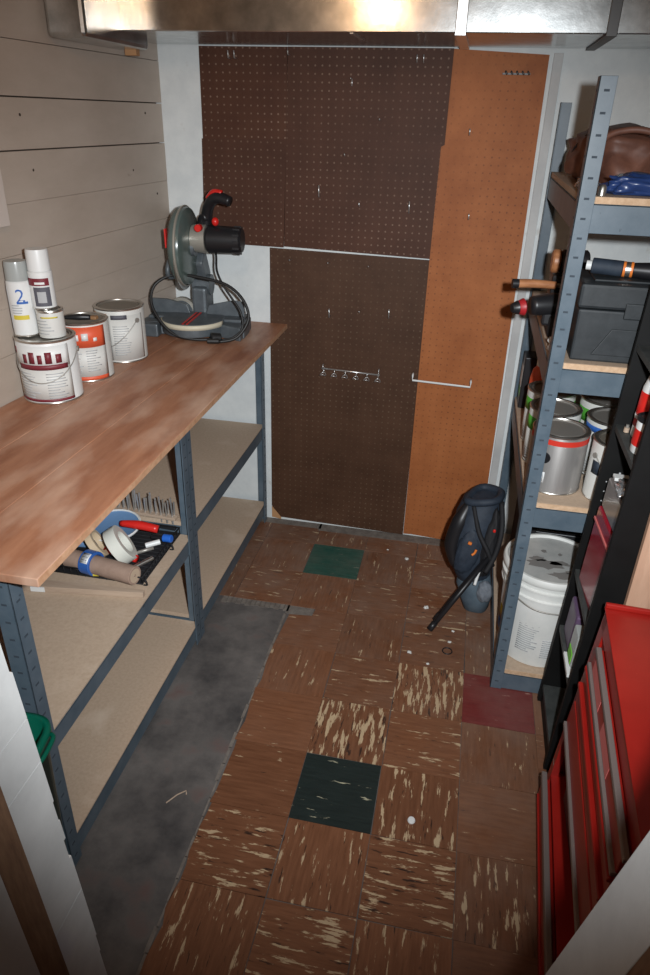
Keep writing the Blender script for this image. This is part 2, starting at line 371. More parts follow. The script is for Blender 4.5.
for i in range(-4, 5):
    for j in range(-7, 7):
        if i <= -2 and j <= 3: continue
        x0, x1, y0, y1 = i*T+.0009, (i+1)*T-.0009, j*T+.0009, (j+1)*T-.0009
        y1 = min(y1, YW)
        if i == -4: x0 = max(x0, -1.0)
        mt = {(0,0):'tile_black', (-1,5):'tile_green', (2,2):'tile_red'}.get((i, j), 'tile')
        h = (i+j) % 2 == 0
        if (i, j) in ((-1,0),(-1,3),(1,4)): h = True
        if (i, j) == (-1,5): h = True
        dust = max(0, min(1, .12+.16*(j-1)))+(0.35 if i >= 2 else 0)
        if mt != 'tile': dust = min(dust, .35)
        clip = None
        if (i, j) == (-1, 3):   # broken corner
            clip = [(x0, y0), (x1, y0), (x1, y1), (x0+.105, y1), (x0+.10, y1-.045), (x0+.012, y1-.055)]
        elif i == -1 and j <= 2:  # ragged edge towards the bare concrete
            clip = [(x0+random.uniform(-.002, .006), y0), (x1, y0), (x1, y1)]+[(x0+random.uniform(-.003, .008), y1-(y1-y0)*k/6) for k in range(6)]
        add_tile(x0, x1, y0, y1, mt, h, (wear.get((i, j), .8)+.22), random.uniform(.86, 1.12), dust, clip)
fb.mat('mortar')
# adhesive left along the tile edge and at the torn row
pts = []
for k in range(40):
    y = -1.5+k*.0605
    fb.box(-T-.004-random.uniform(0, .007), -T+.0, y, y+.0625, -.001, .0012)
for k in range(14):
    x = -.5-.0+k*.0195; fb.box(x, x+.021, 4*T-.028-random.uniform(0, .012), 4*T+.001, -.001, .0012)
fb.box(-T+.0, -T+.1, 4*T-.05, 4*T, -.001, .0012); fb.box(-T-.01, .55, YW-.06, YW, .0, .0034); fb.box(-.9, -T-.0, YW-.045, YW, .0, .0034)
floor = struct(fb.build('floor'))

struct(MB().mat('white_wall').box(-1.2, 1.25, YW, YW+.1, 0, 2.4).build('wall_back'))
struct(MB().mat('white_wall').box(1.06, 1.16, -.72, YW, 0, 2.4).build('wall_right'))
struct(MB().mat('ceil').box(-1.3, 1.4, -2.6, YW+.1, 2.4, 2.46).build('ceiling'))
# plank wall, boards with open joints; local x is depth, local y runs from back corner to the front
wl = MB((-.878, YW, 0)).mat('gap').box(-.878-.06, -.878-.022, -.70, YW, 0, 2.4)
wl.mat('plank')
z = 0; zs = [0, .135, .27, .405, .54, .675, .808, .94, 1.073, 1.203, 1.336, 1.47, 1.604, 1.735, 1.868, 2.0, 2.135, 2.27, 2.4]
for k in range(len(zs)-1):
    g = random.choice([.0006, .001, .0014]) if zs[k+1] not in (1.604, 1.735) else .0036
    dx = random.uniform(0, .003); wl.box(-.878-.024-dx*.3, -.878-dx, -.70, YW, zs[k], zs[k+1]-g, bev=.001)
for (yy, zz) in [(.62, 1.80), (.73, 1.69), (1.42, 1.70), (1.3, 1.52), (1.46, 1.43), (.9, 1.27), (1.45, 1.30), (.55, 1.03), (.75, 1.55)]:
    wl.mat('gap').cyl((-.883, yy, zz), (-.8785, yy, zz), .004, n=8)
wlo = struct(wl.build('wall_left')); wlo.rotation_euler = (0, 0, -LA)
# front wall with the doorway the photo was taken through (its jambs are out of plumb)
y0, y1 = -.90, -.72
def jx_l(z): return -.0575-.0645*z
def jx_r(z): return .344+.1886*z
wf = MB().mat('jamb'); wf.prism([(-1.2, y0, 0), (jx_l(0)-.014, y0, 0), (jx_l(2.1)-.014, y0, 2.1), (-1.2, y0, 2.1)], (0, y1-y0, 0))
wf.prism([(1.16, y0, 0), (jx_r(0)+.001, y0, 0), (jx_r(2.1)+.001, y0, 2.1), (1.16, y0, 2.1)], (0, y1-y0, 0))
wf.box(-1.2, 1.16, y0, y1, 2.1, 2.4)
struct(wf.build('wall_front'))
# chipped plank facing on the left jamb, brown stop and outer casing
tl = MB().mat('jamb')
zz = 0
edge = []
nz = 60
for k in range(nz+1):
    z = k*2.1/nz; edge.append((jx_l(z)+.014-.014, y1+.003-random.choice([0, 0, .001, .002, .004]), z))
for k in range(nz):
    a, b = edge[k], edge[k+1]
    if k in (22, 29, 31, 44): continue_gap = .0016
    else: continue_gap = 0
    tl.prism([(a[0]-.014, -.785, a[2]+continue_gap), (a[0], -.785, a[2]+continue_gap), (b[0], -.785, b[2]), (b[0]-.014, -.785, b[2])], (0, (a[1]+.785), 0))
tl.mat('gap').prism([(jx_l(0)-.0135, -.784, 0), (jx_l(0)-.0012, -.784, 0), (jx_l(2.1)-.0012, -.784, 2.1), (jx_l(2.1)-.0135, -.784, 2.1)], (0, .058, 0))
struct(tl.build('trim_1'))
tb = MB().mat('jamb_brown').prism([(jx_l(0)-.002, -.825, 0), (jx_l(0)+.0025, -.825, 0), (jx_l(2.1)+.0025, -.825, 2.1), (jx_l(2.1)-.002, -.825, 2.1)], (0, .04, 0))
struct(tb.build('trim_2'))
tc_ = MB().mat('jamb').prism([(jx_l(0)-.1, -.93, 0), (jx_l(0)+.004, -.93, 0), (jx_l(2.1)+.004, -.93, 2.1), (jx_l(2.1)-.1, -.93, 2.1)], (0, .104, 0))
struct(tc_.build('trim_3'))
tr = MB().mat('jamb').prism([(jx_r(0), -.81, 0), (jx_r(0)+.01, -.81, 0), (jx_r(2.1)+.01, -.81, 2.1), (jx_r(2.1), -.81, 2.1)], (0, .092, 0), bev=.002)
struct(tr.build('trim_4'))
td = MB().mat('jamb_brown').prism([(jx_r(0)-.002, -.90, 0), (jx_r(0)+.002, -.90, 0), (jx_r(2.1)+.002, -.90, 2.1), (jx_r(2.1)-.002, -.90, 2.1)], (0, .088, 0))
struct(td.build('trim_5'))

# white panel high on the plank wall, close to the doorway
yp = .59; wp = MB((XL(yp), yp, 1.42)).mat('panel_white').box(XL(yp)+.0015, XL(yp)+.022, yp-.75, yp, 1.42, 2.12, bev=.002)
o = solo(wp, 'wall_panel', 'plain white painted panel fixed high on the plank wall at the left', 'panel'); o.rotation_euler = (0, 0, -LA)

# ------------------------------------------------------------------ air duct
D = thing('air_duct', 'galvanised metal air duct running overhead across the back of the room', 'duct', (0, 1.3, 1.915))
dx0, dx1, dy0, dy1, dz0, dz1 = -.905, 1.05, 1.10, 1.535, 1.918, 2.33
d = MB((0, 1.3, 1.915)).mat('duct')
seg = [(-.905, .212), (.215, .61), (.614, 1.05)]
for a, b in seg: d.box(a, b-.002, dy0, dy1, dz0, dz1, bev=.003)
d.build('duct_section', D)
d = MB((0, 1.3, 1.915)).mat('duct_shiny').box(.197, .228, dy0-.006, dy0, dz0-.004, dz1, bev=.002).box(.197, .228, dy0-.006, dy1, dz0-.006, dz0-.001, bev=.001)
d.build('drive_cleat', D)
d = MB((0, 1.3, 1.915)).mat('duct_dark').box(.597, .626, dy0-.008, dy0, dz0-.004, dz1, bev=.002).box(.597, .626, dy0-.008, dy1, dz0-.006, dz0-.001, bev=.001)
d.build('drive_cleat', D)
d = MB((0, 1.3, 1.915)).mat('duct_shiny').box(-.10, -.088, dy0, dy0+.2, dz0-.003, dz0, bev=.001)  # bright strip modelled in place of a white reflection on the duct underside
d.build('reflection_strip', D)
# wooden-ended return box beside the plank wall
d = MB((0, 1.3, 1.915)).mat('duct').box(XL(.90)+.014, -.80, .88, 1.30, 1.882, 2.30, bev=.012)
d.build('duct_boot', D)
d = MB((0, 1.3, 1.915)).mat('raw_edge').box(-.875, -.835, 1.27, 1.30, 1.866, 1.884, bev=.002)
d.build('wooden_block', D)

# ------------------------------------------------------------------ pegboards
def pegboard(matn, label, poly, th=.006, y=YW, extra=None):
    """poly in (x, z)"""
    xs = [p[0] for p in poly]; zs_ = [p[1] for p in poly]; off = (min(xs), y, min(zs_))
    b = MB(off).mat(matn); b.prism([(p[0], y-.0005, p[1]) for p in poly], (0, -th, 0))
    if extra:
        b.mat('raw_edge')
        for e in extra: b.prism([(p[0], y-.0005, p[1]) for p in e], (0, -th+.001, 0))
    return solo(b, 'pegboard', label, 'pegboard', 'pegboards covering the back wall')
pegboard('peg_mid', 'brown pegboard at the top left corner of the back wall, above the saw', [(-.722, 1.619), (-.398, 1.6255), (-.396, 1.915), (-.720, 1.915)], extra=[[(-.63, 1.619), (-.58, 1.619), (-.59, 1.626), (-.62, 1.626)]])
pegboard('peg_dark', 'small dark brown pegboard directly behind the saw handle, below the corner one', [(-.738, 1.25), (-.412, 1.247), (-.40, 1.626), (-.726, 1.621)], y=YW-.0005)
pegboard('peg_dark', 'large dark brown pegboard at the top centre of the back wall', [(-.408, 1.252), (.160, 1.238), (.164, 1.62), (.176, 1.626), (.178, 1.915), (-.392, 1.915)], y=YW-.0062)
pegboard('peg_low', 'scuffed dark brown pegboard reaching down to the floor tiles', [(-.43, .018), (.152, .006), (.162, 1.232), (-.468, 1.243), (-.474, .075)], extra=[[(-.474, .012), (-.43, .006), (-.43, .018), (-.474, .07)]])
pegboard('peg_orange', 'tall light orange-brown pegboard next to the blue-grey rack', [(.154, .012), (.19, .014), (.372, .004), (.50, .010), (.488, 1.90), (.163, 1.915)], y=YW-.0005)
# vertical white edging beside the orange board
struct(MB().mat('jamb').box(.502, .532, YW-.012, YW, .0, 1.905, bev=.001).build('trim_6'))

YF = YW-.012
def hook(x, z, label, up=.03, out=.028, group='single hooks left on the pegboards', r=.0022, n=1, down=0):
    b = MB((x, YF, z)).mat('hook')
    for k in range(n):
        xx = x+k*.022
        b.tube([(xx, YF+.006, z), (xx, YF-out, z), (xx, YF-out-.004, z+up)], r, n=6, sub=1)
        if down: b.tube([(xx, YF-.002, z), (xx, YF-.002, z-down)], r, n=6, sub=1)
    return solo(b, 'peg_hook', label, 'hook', group)
hook(-.600, 1.878, 'pair of zinc hooks near the top of the left corner pegboard', n=2, up=.022)
hook(.060, 1.872, 'pair of zinc hooks at the top right of the large centre pegboard', n=2, up=.022)
hook(-.385, 1.89, 'tiny zinc hook right under the duct at the left edge of the centre pegboard', up=.012)
hook(-.162, 1.822, 'highest lone hook in the middle of the large centre pegboard', down=.022, up=.0)
hook(-.055, 1.698, 'lone hook in the upper right of the centre pegboard, pointing straight out', up=.004)
hook(-.175, 1.582, 'short stub hook just below the middle of the centre pegboard', up=.006)
hook(-.267, 1.440, 'upright wire hook at the lower left of the centre pegboard', up=.04)
hook(-.114, 1.415, 'tiny hook at the lower middle of the centre pegboard', up=.012)
hook(.071, 1.40, 'upright wire hook at the lower right of the centre pegboard', up=.04)
hook(-.379, 1.205, 'leftmost of the three stub hooks along the top of the scuffed floor-length pegboard', up=.004)
hook(-.226, 1.203, 'middle of the three stub hooks along the top of the scuffed floor-length pegboard', up=.004)
hook(-.068, 1.200, 'rightmost of the three stub hooks along the top of the scuffed floor-length pegboard', up=.004)
hook(-.216, .995, 'left upright hook above the row of wire loops', up=.035)
hook(-.095, 1.024, 'tiny hook between the two upright hooks above the wire loops', up=.004)
hook(.023, 1.010, 'right upright hook above the row of wire loops', up=.035)
hook(.259, 1.660, 'upper hook on the orange-brown pegboard', up=.02)
hook(.288, 1.388, 'hook halfway up the orange-brown pegboard', up=.02)
b = MB((.40, YF, 1.845)).mat('duct_dark')
for k in range(5): b.tube([(.355+k*.018, YF+.004, 1.852), (.355+k*.018, YF-.01, 1.85), (.36+k*.018, YF-.012, 1.842)], .003, n=6, sub=1)
b.box(.345, .435, YF-.004, YF+.0058, 1.842, 1.847)
solo(b, 'hook_strip', 'small dark strip of hooks at the top of the orange-brown pegboard', 'hook rack')
# six-loop tool holder
H = thing('tool_holder', 'wire tool holder with a row of six round loops on the floor-length pegboard', 'hook rack', (-.12, YF, .77))
b = MB((-.12, YF, .77)).mat('hook').tube([(-.245, YF-.012, .776), (0, YF-.012, .768)], .0032, n=8, sub=1)
for x in (-.24, -.005): b.tube([(x, YF+.005, .79), (x, YF-.012, .79), (x, YF-.012, .770)], .0025, n=6, sub=1)
b.build('rail', H)
for k in range(6):
    x = -.236+k*.046; zc = .755-k*.0015
    b = MB((-.12, YF, .77)).mat('hook').tube([(x+.012*math.cos(t), YF-.028+.016*math.sin(t), zc-.004*math.cos(2*t)) for t in [2*PI*q/10 for q in range(10)]], .002, n=6, closed=True, sub=2)
    b.tube([(x, YF-.012, .772), (x, YF-.012, .752)], .002, n=6, sub=1)
    b.build('loop', H)
b = MB((.25, YF, .76)).mat('white').tube([(.137, YF+.006, .787), (.137, YF-.03, .785), (.137, YF-.03, .765), (.37, YF-.03, .757), (.37, YF-.03, .778), (.37, YF+.006, .780)], .0042, n=8, sub=1)
solo(b, 'wire_bar', 'white wire bar bridging the dark and the orange-brown pegboards', 'hook rack')

# ------------------------------------------------------------------ steel shelving
def post(mb, x, y, z0, z1, sx, sy, w=.038, t=.003, slots=True):
    """L angle, flanges run from the corner (x, y) towards sx and sy"""
    mb.mat('steel_blue')
    mb.box(min(x, x+sx*w), max(x, x+sx*w), min(y, y+sy*t), max(y, y+sy*t), z0, z1, bev=.0008)
    mb.box(min(x, x+sx*t), max(x, x+sx*t), min(y, y+sy*w), max(y, y+sy*w), z0, z1, bev=.0008)
    if slots:
        mb.mat('slot'); z = z0+.03
        while z < z1-.02:
            mb.box(min(x+sx*.013, x+sx*.025), max(x+sx*.013, x+sx*.025), y-.0004 if sy > 0 else y, y if sy > 0 else y+.0004, z, z+.005)
            mb.box(x-.0004 if sx > 0 else x, x if sx > 0 else x+.0004, min(y+sy*.013, y+sy*.025), max(y+sy*.013, y+sy*.025), z, z+.005)
            mb.box(x+sx*t-(0 if sx > 0 else .0004), x+sx*t+(.0004 if sx > 0 else 0), min(y+sy*.013, y+sy*.025), max(y+sy*.013, y+sy*.025), z, z+.005)
            z += .0445
def xbeam(mb, x0, x1, y, z1, h, s):
    mb.mat('steel_blue').box(x0, x1, min(y, y+s*.003), max(y, y+s*.003), z1-h, z1, bev=.0008).box(x0, x1, min(y, y+s*.02), max(y, y+s*.02), z1-.003, z1, bev=.0005)
def ybeam(mb, x, y0, y1, z1, h, s):
    mb.mat('steel_blue').box(min(x, x+s*.003), max(x, x+s*.003), y0, y1, z1-h, z1, bev=.0008).box(min(x, x+s*.02), max(x, x+s*.02), y0, y1, z1-.003, z1, bev=.0005)

# right rack
RX0, RX1, RY0, RY1 = .545, 1.003, .634, 1.543-.01
RK = thing('storage_rack', 'tall blue-grey slotted steel rack with particle board shelves against the back wall', 'shelving', (RX0, RY0, 0))
off = (RX0, RY0, 0)
for (x, y, sx, sy, zt) in [(RX0, RY0, 1, 1, 1.80), (RX0, RY1, 1, -1, 1.765), (RX1, RY0, -1, 1, 1.80), (RX1, RY1, -1, -1, 1.80)]:
    b = MB(off); post(b, x, y, .004, zt, sx, sy); b.build('post', RK)
for zt in (1.555, 1.150, .728, .088):
    b = MB(off).mat('particle').box(RX0+.006, RX1-.006, RY0+.006, RY1-.006, zt-.016, zt, bev=.001)
    b.mat('particle_edge').box(RX0+.040, RX1-.04, RY0+.0035, RY0+.006, zt-.0155, zt-.0005)
    b.build('shelf_board', RK)
    for yy, s in ((RY0+.0032, 1), (RY1-.0032, -1)):
        b = MB(off); xbeam(b, RX0+.003, RX1-.003, yy, zt-.016, .066, s); b.build('beam', RK)
    for xx, s in ((RX0+.0032, 1), (RX1-.0032, -1)):
        b = MB(off); ybeam(b, xx, RY0+.004, RY1-.004, zt-.016, .066, s); b.build('beam', RK)

# bench unit: two bays
BX, BXB = -.495, -.868
BW = thing('bench_shelving', 'low blue-grey steel shelving unit carrying the worktop along the plank wall', 'shelving', (BX, -.244, 0))
off = (BX, -.244, 0)
def bxb(y): return XL(y)+.012
ys = [-.262, .648, 1.530]
for k, y in enumerate(ys):
    sy = 1 if k == 0 else -1
    b = MB(off); post(b, BX, y, .003, .924, -1, sy, w=.04)
    if k == 1: post(b, BX, y+.0005, .003, .924, -1, 1, w=.036)
    b.build('post', BW)
    b = MB(off); post(b, bxb(y), y, .003, .924, 1, sy, w=.04); b.build('post', BW)
for (a, c, levels) in [(-.262, .648, (.45, .082)), (.648, 1.530, (.492, .100))]:
    for zt in levels:
        b = MB(off).mat('particle').prism([(bxb(a)+.004, a+.006, zt-.016), (BX-.005, a+.006, zt-.016), (BX-.005, c-.006, zt-.016), (bxb(c)+.004, c-.006, zt-.016)], (0, 0, .016))
        b.build('shelf_board', BW)
        h = .052
        b = MB(off); ybeam(b, BX-.0035, a+.003, c-.003, zt-.004, h, -1); b.build('beam', BW)
        for yy, s in ((a+.0045, 1), (c-.0045, -1)):
            b = MB(off); xbeam(b, bxb(yy)+.004, BX-.004, yy, zt-.016 if s > 0 else zt-.002, h-.012, s); b.build('beam', BW)
# end frames under the worktop
for a, c in ((-.262, .648), (.648, 1.53)):
    b = MB(off); ybeam(b, BX-.0035, a+.003, c-.003, .924, .05, -1); b.build('beam', BW)
b = MB(off); xbeam(b, bxb(-.25)+.004, BX-.004, -.258, .924, .075, 1); b.build('beam', BW)

# worktop: three long boards side by side
WT = thing('worktop', 'long reddish plywood worktop on the steel bench under the plank wall', 'worktop', (-.6, -.3, .926))
off = (-.6, -.3, .926)
def plank(xa0, xa1, xb0, xb1):
    b = MB(off).mat('ply').prism([(xa0, -.30, .926), (xa1, -.30, .926), (xb1, YW-.004, .926), (xb0, YW-.004, .926)], (0, 0, .019), bev=.0015)
    b.mat('ply_edge').prism([(xa1-.0002, -.298, .9275), (xa1+.0006, -.298, .9275), (xb1+.0006, YW-.006, .9275), (xb1-.0002, YW-.006, .9275)], (0, 0, .016))
    b.build('board', WT)
A0 = XL(-.30)+.006; B0 = -.878+.006
plank(A0, -.815, B0, -.735); plank(-.8138, -.61, -.7338, -.575); plank(-.6088, -.398, -.5738, -.398)

# ------------------------------------------------------------------ paint cans
ZT = .9455
FA = -PI/2      # angle that faces the doorway
def can(x, y, z, r, h, label, body, lidm='metal', cat='paint can', group=None, handle=True, patches=None, rz=0, sag=.5, ring=None, ear=0.0):
    t = thing('paint_can', label, cat, (x, y, z), rz, 'paint cans on the worktop' if z > .9 else 'paint cans on the rack')
    b = MB().mat(body).lathe([(0, .002), (r-.003, .002), (r-.003, .0), (r, .0), (r+.0012, .003), (r, .006), (r, h-.006), (r-.001, h-.004)], n=40)
    b.mat('metal').lathe([(r+.0002, 0), (r+.0016, .002), (r+.0016, .004), (r+.0002, .006)], n=40)
    b.build('body', t)
    b = MB().mat('metal').lathe([(r, h-.006), (r+.0018, h-.004), (r+.0022, h-.001), (r, h+.001), (r-.008, h+.0005), (r-.010, h-.005), (r-.012, h-.006), (r-.013, h-.001)], n=40)
    b.mat(lidm).lathe([(r-.013, h-.001), (r-.016, h-.0005), (r-.019, h-.004), (0, h-.004)], n=40)
    b.build('lid', t)
    if ring:
        MB().mat(ring).lathe([(r+.0002, h-.028), (r+.0012, h-.028), (r+.0012, h-.012), (r+.0002, h-.012)], n=40).build('ring_band', t)
    if patches: patches(t, r, h)
    if handle:
        a = ear
        p0 = Vector(((r+.003)*math.cos(a), (r+.003)*math.sin(a), h*.78)); p1 = -p0; p1.z = h*.78
        fw = Vector((math.sin(a), -math.cos(a), 0))
        pts = []
        for q in range(9):
            u = q/8; ang = PI*u; R_ = r+.006
            pts.append(p0.normalized()*0+Vector((p0.x*math.cos(ang), p0.y*math.cos(ang), 0))+fw*(R_*math.sin(ang))+Vector((0, 0, h*.78-h*sag*math.sin(ang))))
        MB().mat('metal_dark').tube(pts, .0016, n=6, sub=3).build('bail', t)
        for p in (p0, p1): MB().mat('metal_dark').cyl(p, p*1.0+Vector((p.x, p.y, 0)).normalized()*.004, .008, n=12).build('ear', t)
    return t
def lines(mb, r, z0, z1, a0, a1, step=.008, seed=1, th=.0016):
    rnd = random.Random(seed); z = z1
    while z > z0:
        e = a0+(a1-a0)*rnd.uniform(.55, 1); mb.patch((0, 0), r, z-.0022, z, a0, e, th=th); z -= step

def p1(t, r, h):
    b = MB().mat('off_white').patch((0, 0), r, .008, h*.60, FA-1.15, FA+1.3, seg=16)
    b.mat('white').patch((0, 0), r, h*.60, h-.012, FA-1.15, FA+1.3, seg=16)
    b.mat('maroon').patch((0, 0), r, h*.56, h*.64, FA-.6, FA+1.2, th=.0014)
    b.patch((0, 0), r, h*.78, h*.88, FA-1.1, FA-.75, th=.0014).patch((0, 0), r, .008, .016, FA-1.15, FA+1.3, th=.0014)
    for k, (a, w) in enumerate([(-.35, .16), (-.1, .2), (.2, .15), (.45, .22), (.8, .2)]): b.patch((0, 0), r, h*.66, h*(.80+.04*(k % 2)), FA+a, FA+a+w, th=.0014)
    b.mat('brown_label').patch((0, 0), r, .02, h*.5, FA-1.15, FA-.95, th=.0014)
    b.mat('grey_label'); lines(b, r, .02, h*.5, FA-.7, FA+.2, seed=3); lines(b, r, .02, h*.5, FA+.4, FA+1.1, seed=5)
    b.build('paper_label', t)
can(-.868, .560, ZT, .083, .185, 'gallon paint can with a maroon and white label, two spray cans standing on its lid', 'white', patches=p1, sag=.42, ear=.25)
def p2(t, r, h):
    b = MB().mat('orange_red').patch((0, 0), r, h*.60, h-.010, FA-1.4, FA+1.4, seg=16).patch((0, 0), r, .006, .018, FA-1.4, FA+1.4)
    b.mat('off_white').patch((0, 0), r, .018, h*.60, FA-1.4, FA+1.4, seg=16)
    b.mat('white').patch((0, 0), r, h*.70, h*.78, FA-.2, FA+.02, th=.0014).patch((0, 0), r, h*.72, h*.82, FA+.12, FA+.28, th=.0014).patch((0, 0), r, h*.72, h*.84, FA+.4, FA+.65, th=.0014).patch((0, 0), r, h*.7, h*.76, FA+.85, FA+1.0, th=.0014)
    b.mat('grey_label'); lines(b, r, .03, h*.55, FA-.3, FA+.35, seed=8); lines(b, r, .03, h*.55, FA+.5, FA+1.1, seed=9)
    b.build('paper_label', t)
can(-.858, .755, ZT, .077, .185, 'paint can with an orange-red band on its label, between the other two on the worktop', 'off_white', patches=p2, handle=False, lidm='lid_dark')
def p3(t, r, h):
    b = MB().mat('off_white').patch((0, 0), r, .010, h-.02, FA-.02, FA+1.5, seg=16).patch((0, 0), r, .010, h*.58, FA-1.3, FA-.06)
    b.mat('brown_label').patch((0, 0), r, h*.58, h-.014, FA-1.3, FA-.06, th=.001)
    b.mat('metal_dark').patch((0, 0), r, h*.64, h*.84, FA-.55, FA-.22, th=.0014)
    b.mat('print').patch((0, 0), r, h*.82, h*.9, FA+.1, FA+.75, th=.0014)
    b.mat('grey_label'); lines(b, r, .03, h*.7, FA+.15, FA+.9, seed=12)
    b.build('paper_label', t)
can(-.838, .962, ZT, .081, .182, 'paint can with a brown and cream label, nearest to the miter saw', 'off_white', patches=p3, sag=.5, ear=-.4, lidm='lid_dark')

def spray(x, y, z, r, h, label, capm, caph, prints):
    t = thing('spray_can', label, 'spray can', (x, y, z), 0, 'spray cans stacked on a paint can')
    MB().mat('white').lathe([(0, 0), (r-.004, 0), (r, .004), (r, h), (r-.006, h+.007), (r-.012, h+.012), (0, h+.012)], n=32).build('can_body', t)
    rr = r*.94
    MB().mat(capm).lathe([(rr, h+.004), (rr, h+.004), (rr*.97, h+caph-.006), (rr*.93, h+caph), (0, h+caph)], n=32).build('cap', t)
    b = MB().mat('metal').lathe([(r+.0002, 0), (r+.001, .001), (r+.001, .004), (r+.0002, .005)], n=32)
    prints(b, r, h); b.build('printed_label', t)
def sp1(b, r, h):
    b.mat('grey_label').patch((0, 0), r, .02, h-.01, FA-1.2, FA-.7)
    b.mat('yellow').patch((0, 0), r, h*.33, h*.41, FA-.3, FA+1.0)
    b.mat('blue_print').patch((0, 0), r, h*.62, h*.66, FA+.2, FA+1.1); wrap_text(b, '2', (0, 0), r, h*.66, FA+.55, .05)
    b.mat('grey_label'); lines(b, r, h*.45, h*.6, FA-.3, FA+.7, seed=21, step=.007)
spray(-.912, .543, ZT+.187, .0335, .150, 'tall white spray can with a frosted grey cap, on the maroon-labelled paint can', 'clear', .055, sp1)
t = thing('sample_can', 'small white paint sample can standing on the maroon-labelled paint can', 'paint can', (-.838, .555, ZT+.187))
MB().mat('off_white').lathe([(0, 0), (.036, 0), (.037, .003), (.037, .07), (.036, .074)], n=32).build('can_body', t)
MB().mat('metal').lathe([(.037, .070), (.0385, .073), (.0375, .077), (.031, .077), (.03, .074), (0, .074)], n=32).build('lid', t)
b = MB().mat('yellow').patch((0, 0), .037, .056, .060, FA-.2, FA+1.1); b.mat('grey_label'); lines(b, .037, .012, .05, FA-.6, FA+.9, seed=31, step=.009); b.build('paper_label', t)
def sp2(b, r, h):
    b.mat('maroon').patch((0, 0), r, h*.66, h*.86, FA-.8, FA+1.2)
    b.mat('print').patch((0, 0), r, h*.10, h*.62, FA-.2, FA+1.2).mat('white').patch((0, 0), r, h*.70, h*.76, FA, FA+.8, th=.0013)
    b.mat('grey_label').patch((0, 0), r, h*.2, h*.5, FA+.1, FA+.8, th=.0013)
spray(-.850, .557, ZT+.187+.0775, .0325, .100, 'white-capped spray can stacked on the small sample can', 'white', .06, sp2)
b = MB((-.85, .74, ZT+.19)).mat('black').tube([(-.895, .71, ZT+.195), (-.85, .725, ZT+.196), (-.82, .74, ZT+.194)], .008, n=8, sub=4, radii=[.005, .010, .008]).mat('brown_label').box(-.822, -.80, .735, .755, ZT+.187, ZT+.198, bev=.003)
solo(b, 'paint_brush', 'small black-handled brush lying on the lid of the orange-red can', 'brush')

# ------------------------------------------------------------------ miter saw (local: x along the fence, y to the back)
MS = thing('miter_saw', 'grey miter saw with black handle and red trigger at the far end of the worktop', 'miter saw', (-.708, 1.325, ZT), R(4))
b = MB().mat('cast')
for s in (-1, 1):
    b.prism([(s*.10, -.055, 0), (s*.20, -.10, 0), (s*.20, .085, 0), (s*.10, .085, 0)], (0, 0, .052), bev=.006)
b.box(-.185, .185, -.02, .085, .012, .062, bev=.005).box(-.185, -.12, -.105, -.02, .0, .05, bev=.006).box(.13, .205, -.06, .03, 0, .045, bev=.006)
b.build('base', MS)
b = MB().mat('cast').lathe([(0, .018), (.118, .018), (.120, .022), (.120, .062), (.116, .066), (0, .066)], n=48, c=(0, -.03, 0))
b.build('turntable', MS)
b = MB()
b.mat('cream').patch((0, -.03), .1205, .046, .064, -PI*.95, -.05*PI, th=.003, seg=24); b.build('angle_scale', MS)
b = MB().mat('saw_red').box(-.012, -.004, -.14, .04, .0662, .0678).box(.004, .012, -.14, .04, .0662, .0678).mat('black').box(-.004, .004, -.14, .04, .0662, .0672)
b.build('kerf_insert', MS)
b = MB().mat('cast').prism([(-.185, .03, .062), (-.185, .03, .115), (-.125, .03, .115), (-.045, .03, .098), (-.03, .03, .062)], (0, .014, 0), bev=.002)
b.prism([(.185, .03, .062), (.185, .03, .118), (.14, .03, .122), (.045, .03, .100), (.03, .03, .062)], (0, .014, 0), bev=.002)
b.build('fence', MS)
b = MB().mat('cast').box(-.03, .03, .05, .16, .03, .16, bev=.012).cyl((-.035, .12, .16), (.035, .12, .16), .04).prism([(-.028, .12, .14), (-.028, .05, .25), (-.028, .1, .31), (-.028, .165, .2)], (.05, 0, 0), bev=.008)
b.build('pivot_arm', MS)
b = MB().mat('guard_light').cyl((-.072, .055, .062), (-.072, .075, .062), .056, n=32).mat('cast').cyl((-.072, .052, .062), (-.072, .056, .062), .044, n=32)
b.build('bevel_plate', MS)
HC = Vector((-.032, .02, .318))
b = MB().mat('guard')
mt = Matrix.Translation(HC) @ Matrix.Rotation(PI/2, 4, 'Y')
b.lathe([(0, -.030), (.09, -.030), (.128, -.024), (.140, -.012), (.142, .004), (.136, .018), (.118, .026), (.05, .030), (0, .030)], n=48, mtx=mt)
b.mat('guard_light').lathe([(.142, .000), (.1445, .003), (.1445, .007), (.141, .009)], n=48, mtx=mt)
b.build('blade_guard', MS)
b = MB().mat('cast').lathe([(0, .030), (.035, .030), (.033, .042), (0, .044)], n=24, mtx=mt)
b.build('inner_flange', MS)
b = MB().mat('cast').lathe([(0, -.030), (.03, -.030), (.026, -.046), (0, -.048)], n=24, mtx=mt)
b.build('arbor_cover', MS)
b = MB().mat('metal').lathe([(0, -.0015), (.127, -.0015), (.127, .0015), (0, .0015)], n=60, mtx=Matrix.Translation(HC+Vector((0, -.012, -.028))) @ Matrix.Rotation(PI/2, 4, 'Y'))
b.build('saw_blade', MS)
b = MB().mat('cast').tube([HC+Vector((-.038, -.03, -.02)), HC+Vector((-.046, -.075, -.065)), HC+Vector((-.045, -.07, -.10)), HC+Vector((-.03, -.03, -.105))], .009, n=8, sub=4)
b.build('guard_link', MS)
b = MB().mat('saw_red').box(HC.x-.036, HC.x-.031, HC.y-.115, HC.y-.095, HC.z+.01, HC.z+.075, bev=.001)
b.build('warning_strip', MS)
